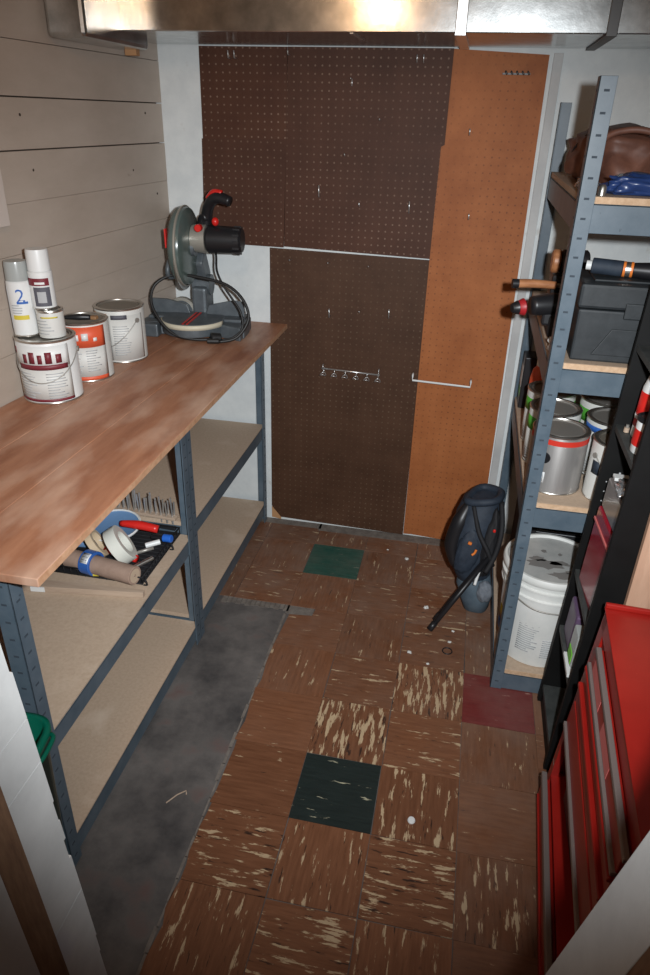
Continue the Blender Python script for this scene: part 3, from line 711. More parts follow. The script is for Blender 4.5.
# motor
mc = HC+Vector((.055, .01, .028))
b = MB().mat('guard_light').cyl(mc-Vector((.024,0,0)), mc+Vector((.03, 0, 0)), .048, .052, n=32); b.build('gear_housing', MS)
b = MB().mat('black').cyl(mc+Vector((.03, 0, 0)), mc+Vector((.165, 0, 0)), .050, .047, n=32, bev=.008)
for k in range(12):
    a = 2*PI*k/12; b.box(mc.x+.135, mc.x+.16, mc.y+.046*math.cos(a)-.004, mc.y+.046*math.cos(a)+.004, mc.z+.046*math.sin(a)-.004, mc.z+.046*math.sin(a)+.004)
b.build('motor', MS)
b = MB().mat('grey_label').patch((0, 0), .0505, -.035, .035, -1.2, -.2, th=.001)
bmesh.ops.transform(b.bm, matrix=Matrix.Translation(mc+Vector((.085, 0, 0))) @ Matrix.Rotation(PI/2, 4, 'Y') @ Matrix.Rotation(2.3, 4, 'Z'), verts=b.bm.verts)
b.build('rating_plate', MS)
# handle
hz = HC+Vector((.040, 0, .008))
b = MB().mat('black').tube([hz+Vector((.035, .03, .04)), hz+Vector((.045, .02, .10)), hz+Vector((.065, .0, .145)), hz+Vector((.10, -.02, .168)), hz+Vector((.150, -.035, .158))], .02, n=12, sub=5, radii=[.022, .021, .020, .021, .017])
b.tube([hz+Vector((.018, .03, .03)), hz+Vector((.028, .02, .085)), hz+Vector((.05, .01, .10))], .018, n=10, sub=4)
b.build('handle', MS)
b = MB().mat('saw_red').tube([hz+Vector((.058, .0, .162)), hz+Vector((.085, -.015, .186)), hz+Vector((.118, -.026, .184))], .010, n=8, sub=4); b.build('grip_inset', MS)
b = MB().mat('saw_red').blob(hz+Vector((.085, -.012, .085)), (.013, .013, .015), 1, .02)
b.build('trigger', MS)
b = MB().mat('saw_red').cyl(hz+Vector((.036, -.05, .068)), hz+Vector((.036, -.075, .068)), .013, n=16, bev=.002)
b.build('lock_knob', MS)
# cord of the saw, in world coordinates around its own origin
off = Vector((-.708, 1.325, ZT))
def loc(p): return Matrix.Rotation(-R(4), 3, 'Z') @ (Vector(p)-off-Vector((.01, 0, 0)))
c1 = [(-.620, 1.36, 1.260), (-.605, 1.33, 1.235), (-.594, 1.30, 1.19), (-.566, 1.28, 1.145), (-.530, 1.27, 1.10), (-.495, 1.26, 1.055), (-.485, 1.25, 1.00), (-.515, 1.23, .965), (-.56, 1.215, .955)]
c2 = [(-.565, 1.22, .957), (-.653, 1.19, .957), (-.735, 1.18, .975), (-.795, 1.19, 1.03), (-.825, 1.21, 1.085), (-.815, 1.24, 1.140), (-.75, 1.27, 1.172), (-.648, 1.28, 1.165), (-.55, 1.28, 1.145), (-.485, 1.27, 1.095), (-.462, 1.25, 1.03), (-.50, 1.22, .968), (-.56, 1.19, .955)]
b = MB().mat('rubber').tube([loc(p) for p in c1], .0042, n=8, sub=5).tube([loc(p) for p in c2], .0058, n=8, sub=5); b.build('power_cord', MS)
b = MB().mat('rubber').cyl(loc((-.592, 1.195, .966)), loc((-.560, 1.215, .964)), .020, .017, n=16, bev=.003).cyl(loc((-.56, 1.19, .958)), loc((-.60, 1.18, .958)), .010, n=12); b.build('plug', MS)

# ------------------------------------------------------------------ things on the bench shelf
ZS = .4505
TR = thing('wire_tray', 'black wire tray full of small tools on the upper shelf of the bench', 'tray', (-.72, .52, ZS))
off = (-.72, .52, ZS)
ang = R(-2)
tx0, tx1, ty0, ty1 = -.865, -.54, .345, .64
b = MB(off).mat('black_matte')
for z in (.003, .026):
    b.tube([(tx0, ty0, ZS+z), (tx1, ty0, ZS+z), (tx1, ty1, ZS+z), (tx0, ty1, ZS+z)], .003, n=6, closed=True, sub=1)
b.box(tx0, tx1, ty0, ty1, ZS+.0005, ZS+.003)
b.build('frame', TR)
b = MB(off).mat('black_matte')
n = 14
for k in range(n+1):
    y = ty0+(ty1-ty0)*k/n; b.tube([(tx1, y, ZS), (tx1, y, ZS+.027)], .0016, n=5, sub=1); b.tube([(tx0, y, ZS+.004), (tx1, y, ZS+.004)], .0014, n=5, sub=1)
    x = tx0+(tx1-tx0)*k/n; b.tube([(x, ty0, ZS), (x, ty0, ZS+.027)], .0016, n=5, sub=1)
for (x, y) in ((tx1+.004, ty0), (tx1+.004, ty0+.2)): b.tube([(x, y, ZS), (x+.012, y, ZS+.003), (x+.006, y, ZS+.022)], .003, n=6, sub=3)
b.build('wire_grid', TR)
def rollx(name, label, cat, p0, p1, r, rin, m, endm):
    p0 = Vector(p0); p1 = Vector(p1); b = MB(p0).mat(m); L = (p1-p0).length
    mt = Matrix.Translation(p0) @ (p1-p0).to_track_quat('Z', 'Y').to_matrix().to_4x4()
    b.lathe([(rin, 0), (r-.001, 0), (r, .001), (r, L-.001), (r-.001, L), (rin, L), (rin, 0)], n=36, mtx=mt)
    return b, mt, L
b, mt, L = rollx('paper_roll', '', '', (-.80, .385, ZS+.032), (-.555, .335, ZS+.038), .029, .004, 'kraft', 'kraft_end')
b.mat('kraft_end').lathe([(.0042, L+.0003), (.022, L+.0003), (.022, L-.0005), (.0042, L-.0005)], n=36, mtx=mt)
solo(b, 'masking_paper_roll', 'brown roll of masking paper lying at the front of the wire tray', 'paper roll')
p0 = Vector((-.732, .372, ZS+.037)); p1_ = Vector((-.695, .364, ZS+.038))
TB = thing('blue_tape_roll', 'roll of blue tape with a barcode label around the brown paper roll', 'tape', p0)
b, mt, L = rollx('', '', '', p0, p1_, .038, .0298, 'blue_print', ''); b.build('tape', TB)
q = (p1_-p0).to_track_quat('Z', 'Y').to_matrix().to_4x4()
b = MB().mat('white').patch((0, 0), .038, .006, .034, 0, .9); n0 = len(b.bm.verts)
b.mat('print')
for k in range(9): b.patch((0, 0), .038, .010, .030, .08+k*.085, .08+k*.085+(.03 if k % 3 else .05), th=.0014, seg=1)
bmesh.ops.transform(b.bm, matrix=q @ Matrix.Rotation(1.75, 4, 'Z'), verts=b.bm.verts); b.build('barcode_label', TB)
def tape(c, axis, r, rin, w, m, label):
    c = Vector(c); ax = Vector(axis).normalized(); b, mt, L = rollx('', '', '', c-ax*w/2, c+ax*w/2, r, rin, m, '')
    b.off = Vector((0, 0, 0)); b.mat('print').lathe([(rin+.0002, L*.5-.02*0), (rin+.002, L*.02), (rin+.002, -.0004), (rin+.0002, -.0004)], n=30, mtx=Matrix.Translation(-(c-ax*w/2)) @ mt)
    b.off = c-ax*w/2
    return solo(b, 'tape_roll', label, 'tape', 'tape rolls in the wire tray')
tape((-.738, .450, ZS+.054), (.73, .40, .50), .052, .036, .022, 'tape_cream', 'cream roll of masking tape leaning left of the white roll in the tray')
tape((-.650, .440, ZS+.066), (.73, .40, .50), .062, .038, .038, 'tape_white', 'wide white roll of tape leaning over the end of the paper roll')
# red tool with blue end
b = MB((-.62, .53, ZS+.03)).mat('saw_red').tube([(-.70, .548, ZS+.074), (-.64, .552, ZS+.074), (-.575, .554, ZS+.066)], .015, n=12, sub=4, radii=[.010, .015, .013]).tube([(-.72, .47, ZS+.02), (-.60, .44, ZS+.022)], .012, n=10, sub=1)
b.mat('metal_dark').tube([(-.62, .47, ZS+.02), (-.57, .50, ZS+.03)], .006, n=8, sub=1)
solo(b, 'bar_clamp', 'red-handled tool lying behind the white tape roll', 'hand tool')
b = MB((-.545, .55, ZS+.03)).mat('blue').cyl((-.56, .555, ZS+.035), (-.53, .553, ZS+.037), .013, n=16, bev=.002).mat('black').tube([(-.60, .56, ZS+.03), (-.56, .555, ZS+.035)], .009, n=8, sub=1)
solo(b, 'screwdriver', 'tool with a bright blue round cap at the right rim of the tray', 'screwdriver')
# white-rimmed blue dish
b = MB((-.74, .61, ZS+.03)).mat('light_blue')
mt = Matrix.Translation((-.735, .568, ZS+.040)) @ Euler((R(7), 0, R(8))).to_matrix().to_4x4() @ Matrix.Scale(.82, 4)
b.lathe([(0, 0), (.075, .0), (.098, .012), (.098, .010), (.074, -.003), (0, -.003)], n=40, mtx=mt)
b.mat('white').lathe([(.098, .008), (.104, .010), (.105, .015), (.100, .018), (.096, .015), (.098, .008)], n=40, mtx=mt)
solo(b, 'plastic_dish', 'pale blue dish with a thick white rim lying at the back of the tray', 'dish')
b = MB((-.76, .50, ZS+.01)).mat('light_blue').box(-.85, -.74, .48, .57, ZS+.006, ZS+.026, bev=.006, rot=(0, R(4), R(12)))
solo(b, 'plastic_case', 'flat pale blue plastic case under the rimmed dish', 'case')
# rows of metal bits standing in a holder
BH = thing('drill_bit_holder', 'holder with two rows of upright metal bits at the back of the bench shelf', 'drill bit set', (-.71, .655, ZS))
off = (-.71, .655, ZS)
b = MB(off).mat('black_matte').box(-.86, -.555, .651, .690, ZS+.01, ZS+.022, bev=.002, rot=(0, 0, R(-4))).mat('lath').box(-.86, -.555, .655, .685, ZS+.045, ZS+.055, bev=.002, rot=(0, 0, R(-4))); b.build('bit_rail', BH)
for k in range(30):
    x = -.855+(k//2)*.0205; y = .677-(.012 if k % 2 else 0)-.07*(x+.71)
    h = .075+.03*random.random(); b = MB(off).mat('hook' if k % 3 else 'metal_dark').tube([(x, y, ZS+.012), (x+random.uniform(-.004, .004), y, ZS+.03+h)], .0028, n=6, sub=1).cyl((x, y, ZS+.03), (x, y, ZS+.045), .005, n=8)
    b.build('drill_bit', BH)
# small junk in the tray
junk = [('marker', 'short white marker lying across the tray beside the blue cap', 'marker', 'white', (-.60, .505, ZS+.03), (-.56, .53, ZS+.036), .009),
        ('pliers_handle', 'silver tool shaft lying near the front right corner of the tray', 'hand tool', 'metal', (-.60, .40, ZS+.012), (-.555, .46, ZS+.02), .007),
        ('pencil', 'yellow pencil stub lying left of the blue tape', 'pencil', 'yellow', (-.70, .345, ZS+.010), (-.655, .352, ZS+.012), .004),
        ('chisel', 'dull steel chisel lying behind the brown paper roll', 'hand tool', 'metal_dark', (-.80, .43, ZS+.012), (-.72, .415, ZS+.012), .007)]
for nm, lb, ct, m, a, c, r in junk: solo(MB(a).mat(m).cyl(a, c, r, n=12, bev=.001), nm, lb, ct)
b = MB((-.68, .255, ZS)).mat('lath').prism([(-.885, .235, ZS), (-.46-.05, .285, ZS), (-.51, .300, ZS), (-.885, .275, ZS)], (0, 0, .019), bev=.001)
b.mat('white').box(-.842, -.800, .2425, .2400, ZS+.002, ZS+.018, rot=(0, 0, R(7.6)))
b.mat('print')
for k in range(8): b.box(-.838+k*.0045, -.8362+k*.0045, .2418+k*.0006, .2426+k*.0006, ZS+.004, ZS+.015)
lath = solo(b, 'wooden_lath', 'bare wooden lath with a barcode sticker in front of the wire tray', 'lath')

# green tub by the doorway
GT = thing('green_bin', 'tall dark green plastic bin half hidden behind the left door jamb', 'bin', (-.540, -.385, .0), R(8))
def tubring(hx, hy, z, n=40, p=.5):
    out = []
    for k in range(n):
        a = 2*PI*k/n; c, s = math.cos(a), math.sin(a)
        out.append((math.copysign(abs(c)**p, c)*hx, math.copysign(abs(s)**p, s)*hy, z))
    return out
b = MB().mat('green_plastic'); rings = [tubring(.100, .060, 0), tubring(.118, .075, .56), tubring(.128, .083, .562), tubring(.128, .083, .585), tubring(.116, .073, .585), tubring(.098, .058, .01)]
vs = [[b.bm.verts.new(p) for p in r_] for r_ in rings]
for a_, c_ in zip(vs, vs[1:]):
    for k in range(40): f = b.bm.faces.new((a_[k], a_[(k+1) % 40], c_[(k+1) % 40], c_[k])); f.smooth = True
b.bm.faces.new(vs[0]); b.bm.faces.new(vs[-1]); bmesh.ops.recalc_face_normals(b.bm, faces=b.bm.faces)
b.build('bin_shell', GT)
MB().mat('green_plastic').tube([(.128, -.04, .572), (.138, -.025, .575), (.138, .025, .575), (.128, .04, .572)], .005, n=8, sub=4).build('rim_handle', GT)

# ------------------------------------------------------------------ things on the rack
ZA, ZB, ZC, ZD = 1.5555, 1.1505, .7285, .0885
# top shelf
LB = thing('leather_bag', 'slumped brown leather bag with an arched handle on the top shelf of the rack', 'bag', (.68, 1.12, ZA))
MB((.68, 1.12, ZA)).mat('leather').blob((.685, 1.16, ZA+.060), (.125, .25, .085), 3, .22, 5, flat=.7).build('bag_body', LB)
MB((.68, 1.12, ZA)).mat('leather').tube([(.60, .88, ZA+.085), (.62, .86, ZA+.125), (.68, .84, ZA+.14), (.74, .84, ZA+.125), (.765, .86, ZA+.08)], .008, n=8, sub=6).build('bag_handle', LB)
MB((.68, 1.12, ZA)).mat('black').tube([(.565, 1.2, ZA+.03), (.575, 1.16, ZA+.085), (.60, 1.13, ZA+.12)], .004, n=6, sub=4).build('piping', LB)
b = MB((.72, .76, ZA)).mat('packet_blue').blob((.70, .725, ZA+.020), (.085, .045, .026), 9, .3, 6, flat=.75).mat('foil').blob((.67, .745, ZA+.035), (.03, .025, .010), 4, .5, 9)
solo(b, 'plastic_packet', 'crumpled blue plastic packet at the front of the top rack shelf', 'packet')
b = MB((.59, .82, ZA)).mat('foil').blob((.585, .82, ZA+.012), (.025, .05, .014), 14, .5, 8, flat=.7)
solo(b, 'foil_packet', 'small silvery packet at the left edge of the top rack shelf', 'packet')
b = MB((.80, .71, ZA)).mat('white').blob((.84, .70, ZA+.03), (.028, .025, .028), 17, .25, 6, flat=.95).mat('saw_red').blob((.865, .79, ZA+.08), (.02, .02, .02), 3, .1)
b.mat('grey_label').box(.84, .89, .76, .82, ZA+.001, ZA+.075, bev=.004)
solo(b, 'small_bottle', 'white and red bottle at the right end of the top rack shelf', 'bottle')
for k, (x, y, rr) in enumerate([(.60, .665, .010), (.592, .72, .009)]):
    solo(MB((x, y, ZA)).mat('metal').lathe([(0, 0), (rr, 0), (rr, .018), (rr*.6, .024), (0, .024)], c=(x, y, ZA), n=16), 'metal_cap', ['small metal cap nearest the front corner post on the top shelf', 'second small metal cap, a little behind the one by the front corner post'][k], 'cap', 'metal caps on the top rack shelf')

# second shelf: toolbox etc.
X0, X1, Y0, Y1 = .60, .90, .668, .88
TBX = thing('toolbox', 'charcoal plastic toolbox on the second shelf of the rack', 'toolbox', (X0, Y0, ZB))
off = (X0, Y0, ZB)
b = MB(off).mat('toolbox').box(X0, X1, Y0, Y1, ZB, ZB+.135, bev=.006)
b.prism([(X0+.05, Y0, ZB+.02), (X1-.05, Y0, ZB+.02), (X1-.09, Y0, ZB+.09), (X0+.09, Y0, ZB+.09)], (0, -.006, 0), bev=.002)
b.build('box_body', TBX)
b = MB(off).mat('toolbox').box(X0-.005, X1+.005, Y0-.006, Y1+.005, ZB+.138, ZB+.200, bev=.008).box(X0+.03, X1-.03, Y0+.03, Y1-.03, ZB+.2, ZB+.206, bev=.003)
b.build('box_lid', TBX)
for xa in (X0+.11, X1-.10): MB(off).mat('toolbox').box(xa, xa+.045, Y0-.012, Y0-.004, ZB+.118, ZB+.158, bev=.003).build('latch', TBX)
FL = thing('flashlight', 'navy blue flashlight with an orange and silver ring lying on the toolbox', 'flashlight', (.63, .74, ZB+.207))
off = (.63, .74, ZB+.207)
zf = ZB+.207+.020
MB(off).mat('navy').cyl((.625, .76, zf+.002), (.70, .745, zf), .020, n=20, bev=.002).build('barrel', FL)
MB(off).mat('orange').cyl((.70, .745, zf), (.706, .744, zf), .0195, n=20).mat('metal').cyl((.706, .744, zf), (.718, .742, zf), .0188, n=20).mat('orange').cyl((.718, .742, zf), (.724, .741, zf), .0195, n=20).build('ring', FL)
MB(off).mat('black').cyl((.724, .741, zf), (.78, .730, zf), .018, .023, n=20, bev=.002).build('head', FL)
MB(off).mat('white').cyl((.612, .763, zf+.002), (.626, .760, zf+.002), .012, n=14).build('end_cap', FL)
# drill behind-left of the post
DR = thing('cordless_drill', 'black cordless drill with red details at the left edge of the second rack shelf', 'drill', (.56, .90, ZB))
off = (.56, .90, ZB)
MB(off).mat('black').tube([(.50, .89, ZB+.085), (.56, .91, ZB+.088), (.64, .94, ZB+.088)], .03, n=14, sub=4, radii=[.026, .034, .030]).box(.535, .60, .885, .925, ZB+.03, ZB+.075, bev=.008).build('drill_body', DR)
MB(off).mat('black_matte').box(.555, .625, .86, .95, ZB+.001, ZB+.062, bev=.008).build('battery', DR)
MB(off).mat('drill_red').cyl((.462, .877, ZB+.080), (.482, .884, ZB+.082), .020, .025, n=18, bev=.004).build('clutch_ring', DR)
MB(off).mat('black').cyl((.446, .871, ZB+.078), (.464, .878, ZB+.080), .014, .020, n=18, bev=.002).build('chuck', DR)
b = MB((.57, .94, ZB+.12)).mat('wood_handle').tube([(.452, .925, ZB+.138), (.50, .935, ZB+.139), (.565, .945, ZB+.136)], .012, n=12, sub=4, radii=[.013, .0125, .011]); b.mat('black').cyl((.44, .923, ZB+.138), (.458, .926, ZB+.138), .0135, n=12)
b.mat('metal_dark').tube([(.565, .945, ZB+.136), (.66, .96, ZB+.134)], .006, n=8, sub=1)
solo(b, 'hammer', 'hammer with a brown wooden handle resting on the drill', 'hammer')
b = MB((.57, 1.0, ZB)).mat('black').box(.555, .66, .97, 1.06, ZB, ZB+.16, bev=.008)
solo(b, 'charger_case', 'black charger case behind the cordless drill', 'case')
b = MB((.56, 1.0, ZB+.16)).mat('wood_handle').cyl((.548, 1.0, ZB+.195), (.572, 1.0, ZB+.195), .034, n=20, bev=.005).mat('black').cyl((.572, 1.0, ZB+.195), (.65, 1.01, ZB+.195), .034, n=20, bev=.005)
solo(b, 'mallet', 'black rubber mallet head with a brown face on top of the charger case', 'mallet')
b = MB((.575, .80, ZB)).mat('white').blob((.568, .74, ZB+.02), (.018, .035, .018), 5, .5, 8, flat=.9)
solo(b, 'crumpled_rag', 'small crumpled white rag in front of the drill battery', 'rag')

# third shelf: cans
def barcode(t, r, a, z):
    b = MB().mat('white').patch((0, 0), r, z, z+.034, a-.17, a+.17)
    b.mat('print'); x = a-.13
    for k in range(9):
        w = .012 if k % 3 else .022; b.patch((0, 0), r, z+.004, z+.030, x, x+w, th=.0014, seg=1); x += .03
    b.build('barcode_label', t)
def pg(t, r, h):
    a = FA-.55
    MB().mat('black').lathe([(0, -.002), (.017, -.002), (.017, .003), (0, .004)], n=20, mtx=Matrix.Translation((r*math.cos(a), r*math.sin(a), h*.62)) @ Vector((math.cos(a), math.sin(a), 0)).to_track_quat('Z', 'Y').to_matrix().to_4x4()).build('black_plug', t)
    barcode(t, r, FA-.62, .035)
can(.634, .775, ZC, .081, .186, 'bare grey metal gallon can with a red ring under its rim', 'can_grey', ring='ring_red', handle=False, patches=pg, lidm='metal_dark')
def pw(t, r, h):
    b = MB().mat('navy').patch((0, 0), r, .02, .055, FA-.75, FA-.3).patch((0, 0), r, .085, .125, FA-1.2, FA-.8)
    b.mat('grey_label').patch((0, 0), r, .12, .135, FA-.4, FA+.0).patch((0, 0), r, .105, .115, FA-.35, FA-.1)
    b.build('paper_label', t)
can(.797, .735, ZC, .076, .183, 'tall plain white paint can right of the grey can with the red ring', 'off_white', patches=pw, sag=.42, lidm='lid_dark', ear=.5)
def band(m, z0=.62, z1=.85):
    def f(t, r, h):
        b = MB().mat(m).patch((0, 0), r, h*z0, h*z1, FA-1.6, FA+1.6, seg=20)
        b.mat('off_white').patch((0, 0), r, .01, h*z0, FA-1.6, FA+1.6, seg=20)
        b.mat('yellow').patch((0, 0), r, h*.3, h*.36, FA-.9, FA+.4, th=.0014); b.mat('grey_label'); lines(b, r, .02, h*.28, FA-1.3, FA+.6, seed=41)
        b.build('paper_label', t)
    return f
can(.803, .905, ZC, .080, .186, 'paint can with a dark blue band behind the plain white can', 'off_white', patches=band('blue_print', .80, .90), handle=False, lidm='metal_dark')
can(.632, .948, ZC, .079, .186, 'green-banded paint can directly behind the grey can with the red ring', 'off_white', patches=band('green'), handle=False, lidm='metal_dark')
can(.634, 1.118, ZC, .079, .186, 'green-banded paint can third in the row behind the grey can', 'off_white', patches=band('green'), handle=False, lidm='lid_dark')
can(.803, 1.078, ZC, .079, .186, 'green-banded paint can behind the dark blue banded one', 'off_white', patches=band('green'), handle=False, lidm='metal_dark')
# orange bottle and dark binder
OB = thing('sealant_bottle', 'orange bottle with a white cap standing at the back left of the paint can shelf', 'bottle', (.612, 1.32, ZC))
MB().mat('orange_red').lathe([(0, 0), (.034, 0), (.037, .004), (.037, .15), (.03, .185), (.017, .20)], n=28).build('bottle_body', OB)
MB().mat('white').lathe([(.018, .198), (.021, .2), (.021, .228), (.018, .232), (0, .232)], n=20).build('cap', OB)
b = MB().mat('white').patch((0, 0), .037, .02, .04, FA-.8, FA+.8).mat('yellow').patch((0, 0), .037, .06, .075, FA-.8, FA+.8); b.build('paper_label', OB)
b = MB((.555, 1.38, ZC)).mat('black').box(.556, .60, 1.40, 1.50, ZC, ZC+.20, bev=.004).mat('green').box(.5555, .556, 1.42, 1.48, ZC+.04, ZC+.07).mat('off_white').box(.5555, .556, 1.415, 1.485, ZC+.08, ZC+.16)
solo(b, 'carton', 'black and white carton in the back left corner of the paint can shelf', 'box')

# bottom shelf: bucket, box
BK = thing('bucket', 'white five gallon bucket with a stained lid on the bottom shelf of the rack', 'bucket', (.688, .800, ZD))
rb, rt, hb = .130, .148, .355
MB().mat('bucket').lathe([(0, 0), (rb-.004, 0), (rb, .004), (rb+.012, hb-.085), (rb+.020, hb-.083), (rb+.020, hb-.078), (rb+.013, hb-.076), (rb+.014, hb-.05), (rb+.022, hb-.048), (rb+.022, hb-.042), (rb+.015, hb-.04), (rb+.016, hb-.012)], n=64).build('bucket_body', BK)
MB().mat('bucket').lathe([(rb+.014, hb-.022), (rt+.004, hb-.022), (rt+.006, hb-.018), (rt+.006, hb-.004), (rt+.002, hb+.003), (rt-.006, hb+.003), (rt-.010, hb-.006)], n=64).mat('lid_grey').lathe([(rt-.010, hb-.006), (0, hb-.007)], n=64).build('lid', BK)
b = MB().mat('stain')
rnd = random.Random(5)
for (cx, cy, sx, sy) in [(-.03, -.03, .052, .024), (.02, -.015, .030, .013), (.035, -.085, .045, .016), (-.045, .0, .022, .012), (.06, -.06, .02, .01), (-.02, .05, .008, .008), (.03, .04, .007, .007), (.05, -.02, .006, .006)]:
    pts = [(cx+1.1*sx*(1+.3*rnd.uniform(-1, 1))*math.cos(2*PI*k/16), cy+1.1*sy*(1+.3*rnd.uniform(-1, 1))*math.sin(2*PI*k/16), hb-.0068) for k in range(16)]
    b.prism(pts, (0, 0, .0006))
b.build('paint_stain', BK)
b = MB().mat('grey_label'); lines(b, rb+.006, .06, .225, FA-.62, FA-.12, seed=51, step=.0085); lines(b, rb+.006, .19, .225, FA+.05, FA+.42, seed=55, step=.0085); lines(b, rb+.006, .05, .12, FA+.0, FA+.42, seed=56, step=.0085); lines(b, rb+.006, .06, .20, FA+.45, FA+.95, seed=52, step=.0095)
b.mat('brown_label').patch((0, 0), rb+.006, .045, .21, FA-1.5, FA-1.12, th=.001).mat('yellow').patch((0, 0), rb+.007, .13, .165, FA-1.45, FA-1.25, th=.0015).mat('blue_print').patch((0, 0), rb+.007, .075, .11, FA-1.45, FA-1.2, th=.0015)
b.build('printed_label', BK)
MB().mat('metal_dark').tube([(-.150, .0, hb-.06), (-.13, -.09, hb-.075), (-.05, -.155, hb-.10), (.06, -.155, hb-.10), (.13, -.09, hb-.08), (.150, 0, hb-.06)], .002, n=6, sub=6).build('bail', BK)
CB = thing('speaker_box', 'black box with white scribbled lettering behind the lid of the white bucket', 'box', (.60, .98, ZD))
MB().mat('black_matte').box(0, .30, 0, .30, 0, .44, bev=.004).build('carton', CB)
b = MB().mat('grey_label')
def scr(pts): b.tube([(p[0], -.0008, p[1]) for p in pts], .0018, n=5, sub=4)
for cx in (.075, .105): scr([(cx, .395), (cx+.014, .41), (cx+.02, .40), (cx+.006, .38), (cx, .372), (cx+.024, .372)])
scr([(.14, .40), (.15, .412), (.163, .40), (.16, .378), (.148, .372), (.14, .385), (.14, .40)])
for z in (.355, .345): b.tube([(.05, -.0008, z), (.22, -.0008, z-.002)], .001, n=5, sub=1)
b.build('white_lettering', CB)

# ------------------------------------------------------------------ navy bag on the floor
BG = thing('stand_bag', 'navy blue golf-style carry bag leaning on the rack with two black legs out', 'bag', (.455, 1.14, 0))
def skinny(name, parent, rows, m, seg=28, off=(.455, 1.14, 0)):
    """rows of (centre, rx, ry, angle) stacked into a cloth body"""
    b = MB(off).mat(m); rings = []
    for (c, rx, ry) in rows:
        rg = []
        for k in range(seg):
            a = 2*PI*k/seg; w = 1+.035*math.sin(5*a+c[2]*30)
            rg.append(b.bm.verts.new(Vector((c[0]+rx*w*math.cos(a), c[1]+ry*w*math.sin(a), c[2]))-Vector(off)))
        rings.append(rg)
    for a_, c_ in zip(rings, rings[1:]):
        for k in range(seg): f = b.bm.faces.new((a_[k], a_[(k+1) % seg], c_[(k+1) % seg], c_[k])); f.smooth = True; f.material_index = b.m
    for rg in (rings[0], rings[-1]): b.bm.faces.new(rg)
    bmesh.ops.recalc_face_normals(b.bm, faces=b.bm.faces)
    o = b.build(name, parent); return o
o = skinny('bag_body', BG, [((.482, 1.10, .10), .03, .04), ((.47, 1.10, .105), .056, .058), ((.455, 1.105, .17), .076, .074), ((.447, 1.12, .25), .084, .082), ((.447, 1.13, .33), .086, .084), ((.455, 1.145, .39), .082, .08), ((.465, 1.16, .445), .072, .072), ((.47, 1.165, .46), .05, .055)], 'navy')
o = skinny('bag_base', BG, [((.49, 1.08, .003), .035, .04), ((.488, 1.08, .012), .052, .058), ((.482, 1.085, .06), .062, .064), ((.472, 1.09, .11), .068, .066), ((.468, 1.10, .16), .06, .06)], 'navy2')
MB((.455, 1.14, 0)).mat('black').tube([(.392, 1.07, .19), (.372, 1.09, .27), (.39, 1.10, .37), (.42, 1.13, .44)], .022, n=12, sub=5, radii=[.018, .033, .032, .016]).build('side_pocket', BG)
MB((.455, 1.14, 0)).mat('navy').blob((.432, 1.055, .27), (.046, .026, .10), 4, .12, rot=(R(-8), R(10), 0)).build('front_pocket', BG)
MB((.455, 1.14, 0)).mat('black_matte').blob((.505, 1.07, .30), (.030, .035, .14), 6, .15, rot=(R(-12), R(6), 0)).build('back_pad', BG)
MB((.455, 1.14, 0)).mat('grey_cloth').blob((.512, 1.025, .115), (.028, .022, .048), 6, .12).build('mesh_pocket', BG)
MB((.455, 1.14, 0)).mat('navy').tube([(.405, 1.12, .452), (.45, 1.085, .465), (.51, 1.10, .475), (.525, 1.18, .47), (.455, 1.22, .46)], .015, n=10, sub=5, closed=True).build('top_cuff', BG)
MB((.455, 1.14, 0)).mat('black_matte').tube([(.43, 1.10, .445), (.46, 1.05, .36), (.50, 1.02, .30), (.525, 1.02, .24)], .009, n=8, sub=5).tube([(.53, 1.12, .46), (.54, 1.05, .38), (.528, 1.02, .29), (.50, .99, .225)], .010, n=8, sub=5).build('shoulder_strap', BG)
MB((.455, 1.14, 0)).mat('orange').box(.425, .439, 1.020, 1.030, .318, .328, bev=.002, rot=(0, .3, 0)).tube([(.458, 1.022, .300), (.453, 1.020, .285), (.444, 1.018, .277)], .0045, n=8, sub=4).build('orange_tag', BG)
MB((.455, 1.14, 0)).mat('saw_red').blob((.515, 1.055, .37), (.006, .005, .008), 2, .1).build('zip_pull', BG)
MB((.455, 1.14, 0)).mat('white').tube([(.478, .995, .225), (.472, .985, .195), (.468, .975, .175)], .006, n=8, sub=3).build('white_toggle', BG)
for (f, t_) in [((.322, .885, .008), (.505, 1.02, .27)), ((.338, .945, .008), (.515, 1.045, .28))]:
    b = MB((.455, 1.14, 0)).mat('black').tube([f, t_], .0105, n=10, sub=1).tube([f, Vector(f)*.9+Vector(t_)*.1], .0125, n=10, sub=1); b.build('leg', BG)

# ------------------------------------------------------------------ black bookshelf
bx0, bx1, by0, by1, bh = .700, .985, .318, .616, 1.36
LEAN = R(1.9)
BS = thing('bookshelf', 'narrow black bookshelf standing between the rack and the red tool cabinet', 'bookshelf', (bx1, by0, 0), rot=(0, LEAN, 0))
off = (bx1, by0, 0)
MB(off).mat('black_wood').box(bx0, bx1, by0, by0+.016, 0, bh, bev=.001).build('side_panel', BS)
b = MB(off).mat('black_wood').box(bx0, bx1, by1-.016, by1, 0, bh, bev=.001)
b.mat('grey_label')
for z in (.30, .33, .36, .80, .83, .86): b.cyl((bx0+.05, by1-.0164, z), (bx0+.05, by1-.0158, z), .003, n=8).cyl((bx0+.022, by1-.0164, z-.03), (bx0+.022, by1-.0158, z-.03), .0022, n=8)
b.build('side_panel', BS)
MB(off).mat('black_wood').box(bx1-.006, bx1, by0+.016, by1-.016, .0, bh).build('back_panel', BS)
for z in (.075, .325, .535, 1.00, 1.215, 1.345):
    MB(off).mat('black_shelf').box(bx0+.004, bx1-.006, by0+.0165, by1-.0165, z-.016, z, bev=.001).build('shelf', BS)
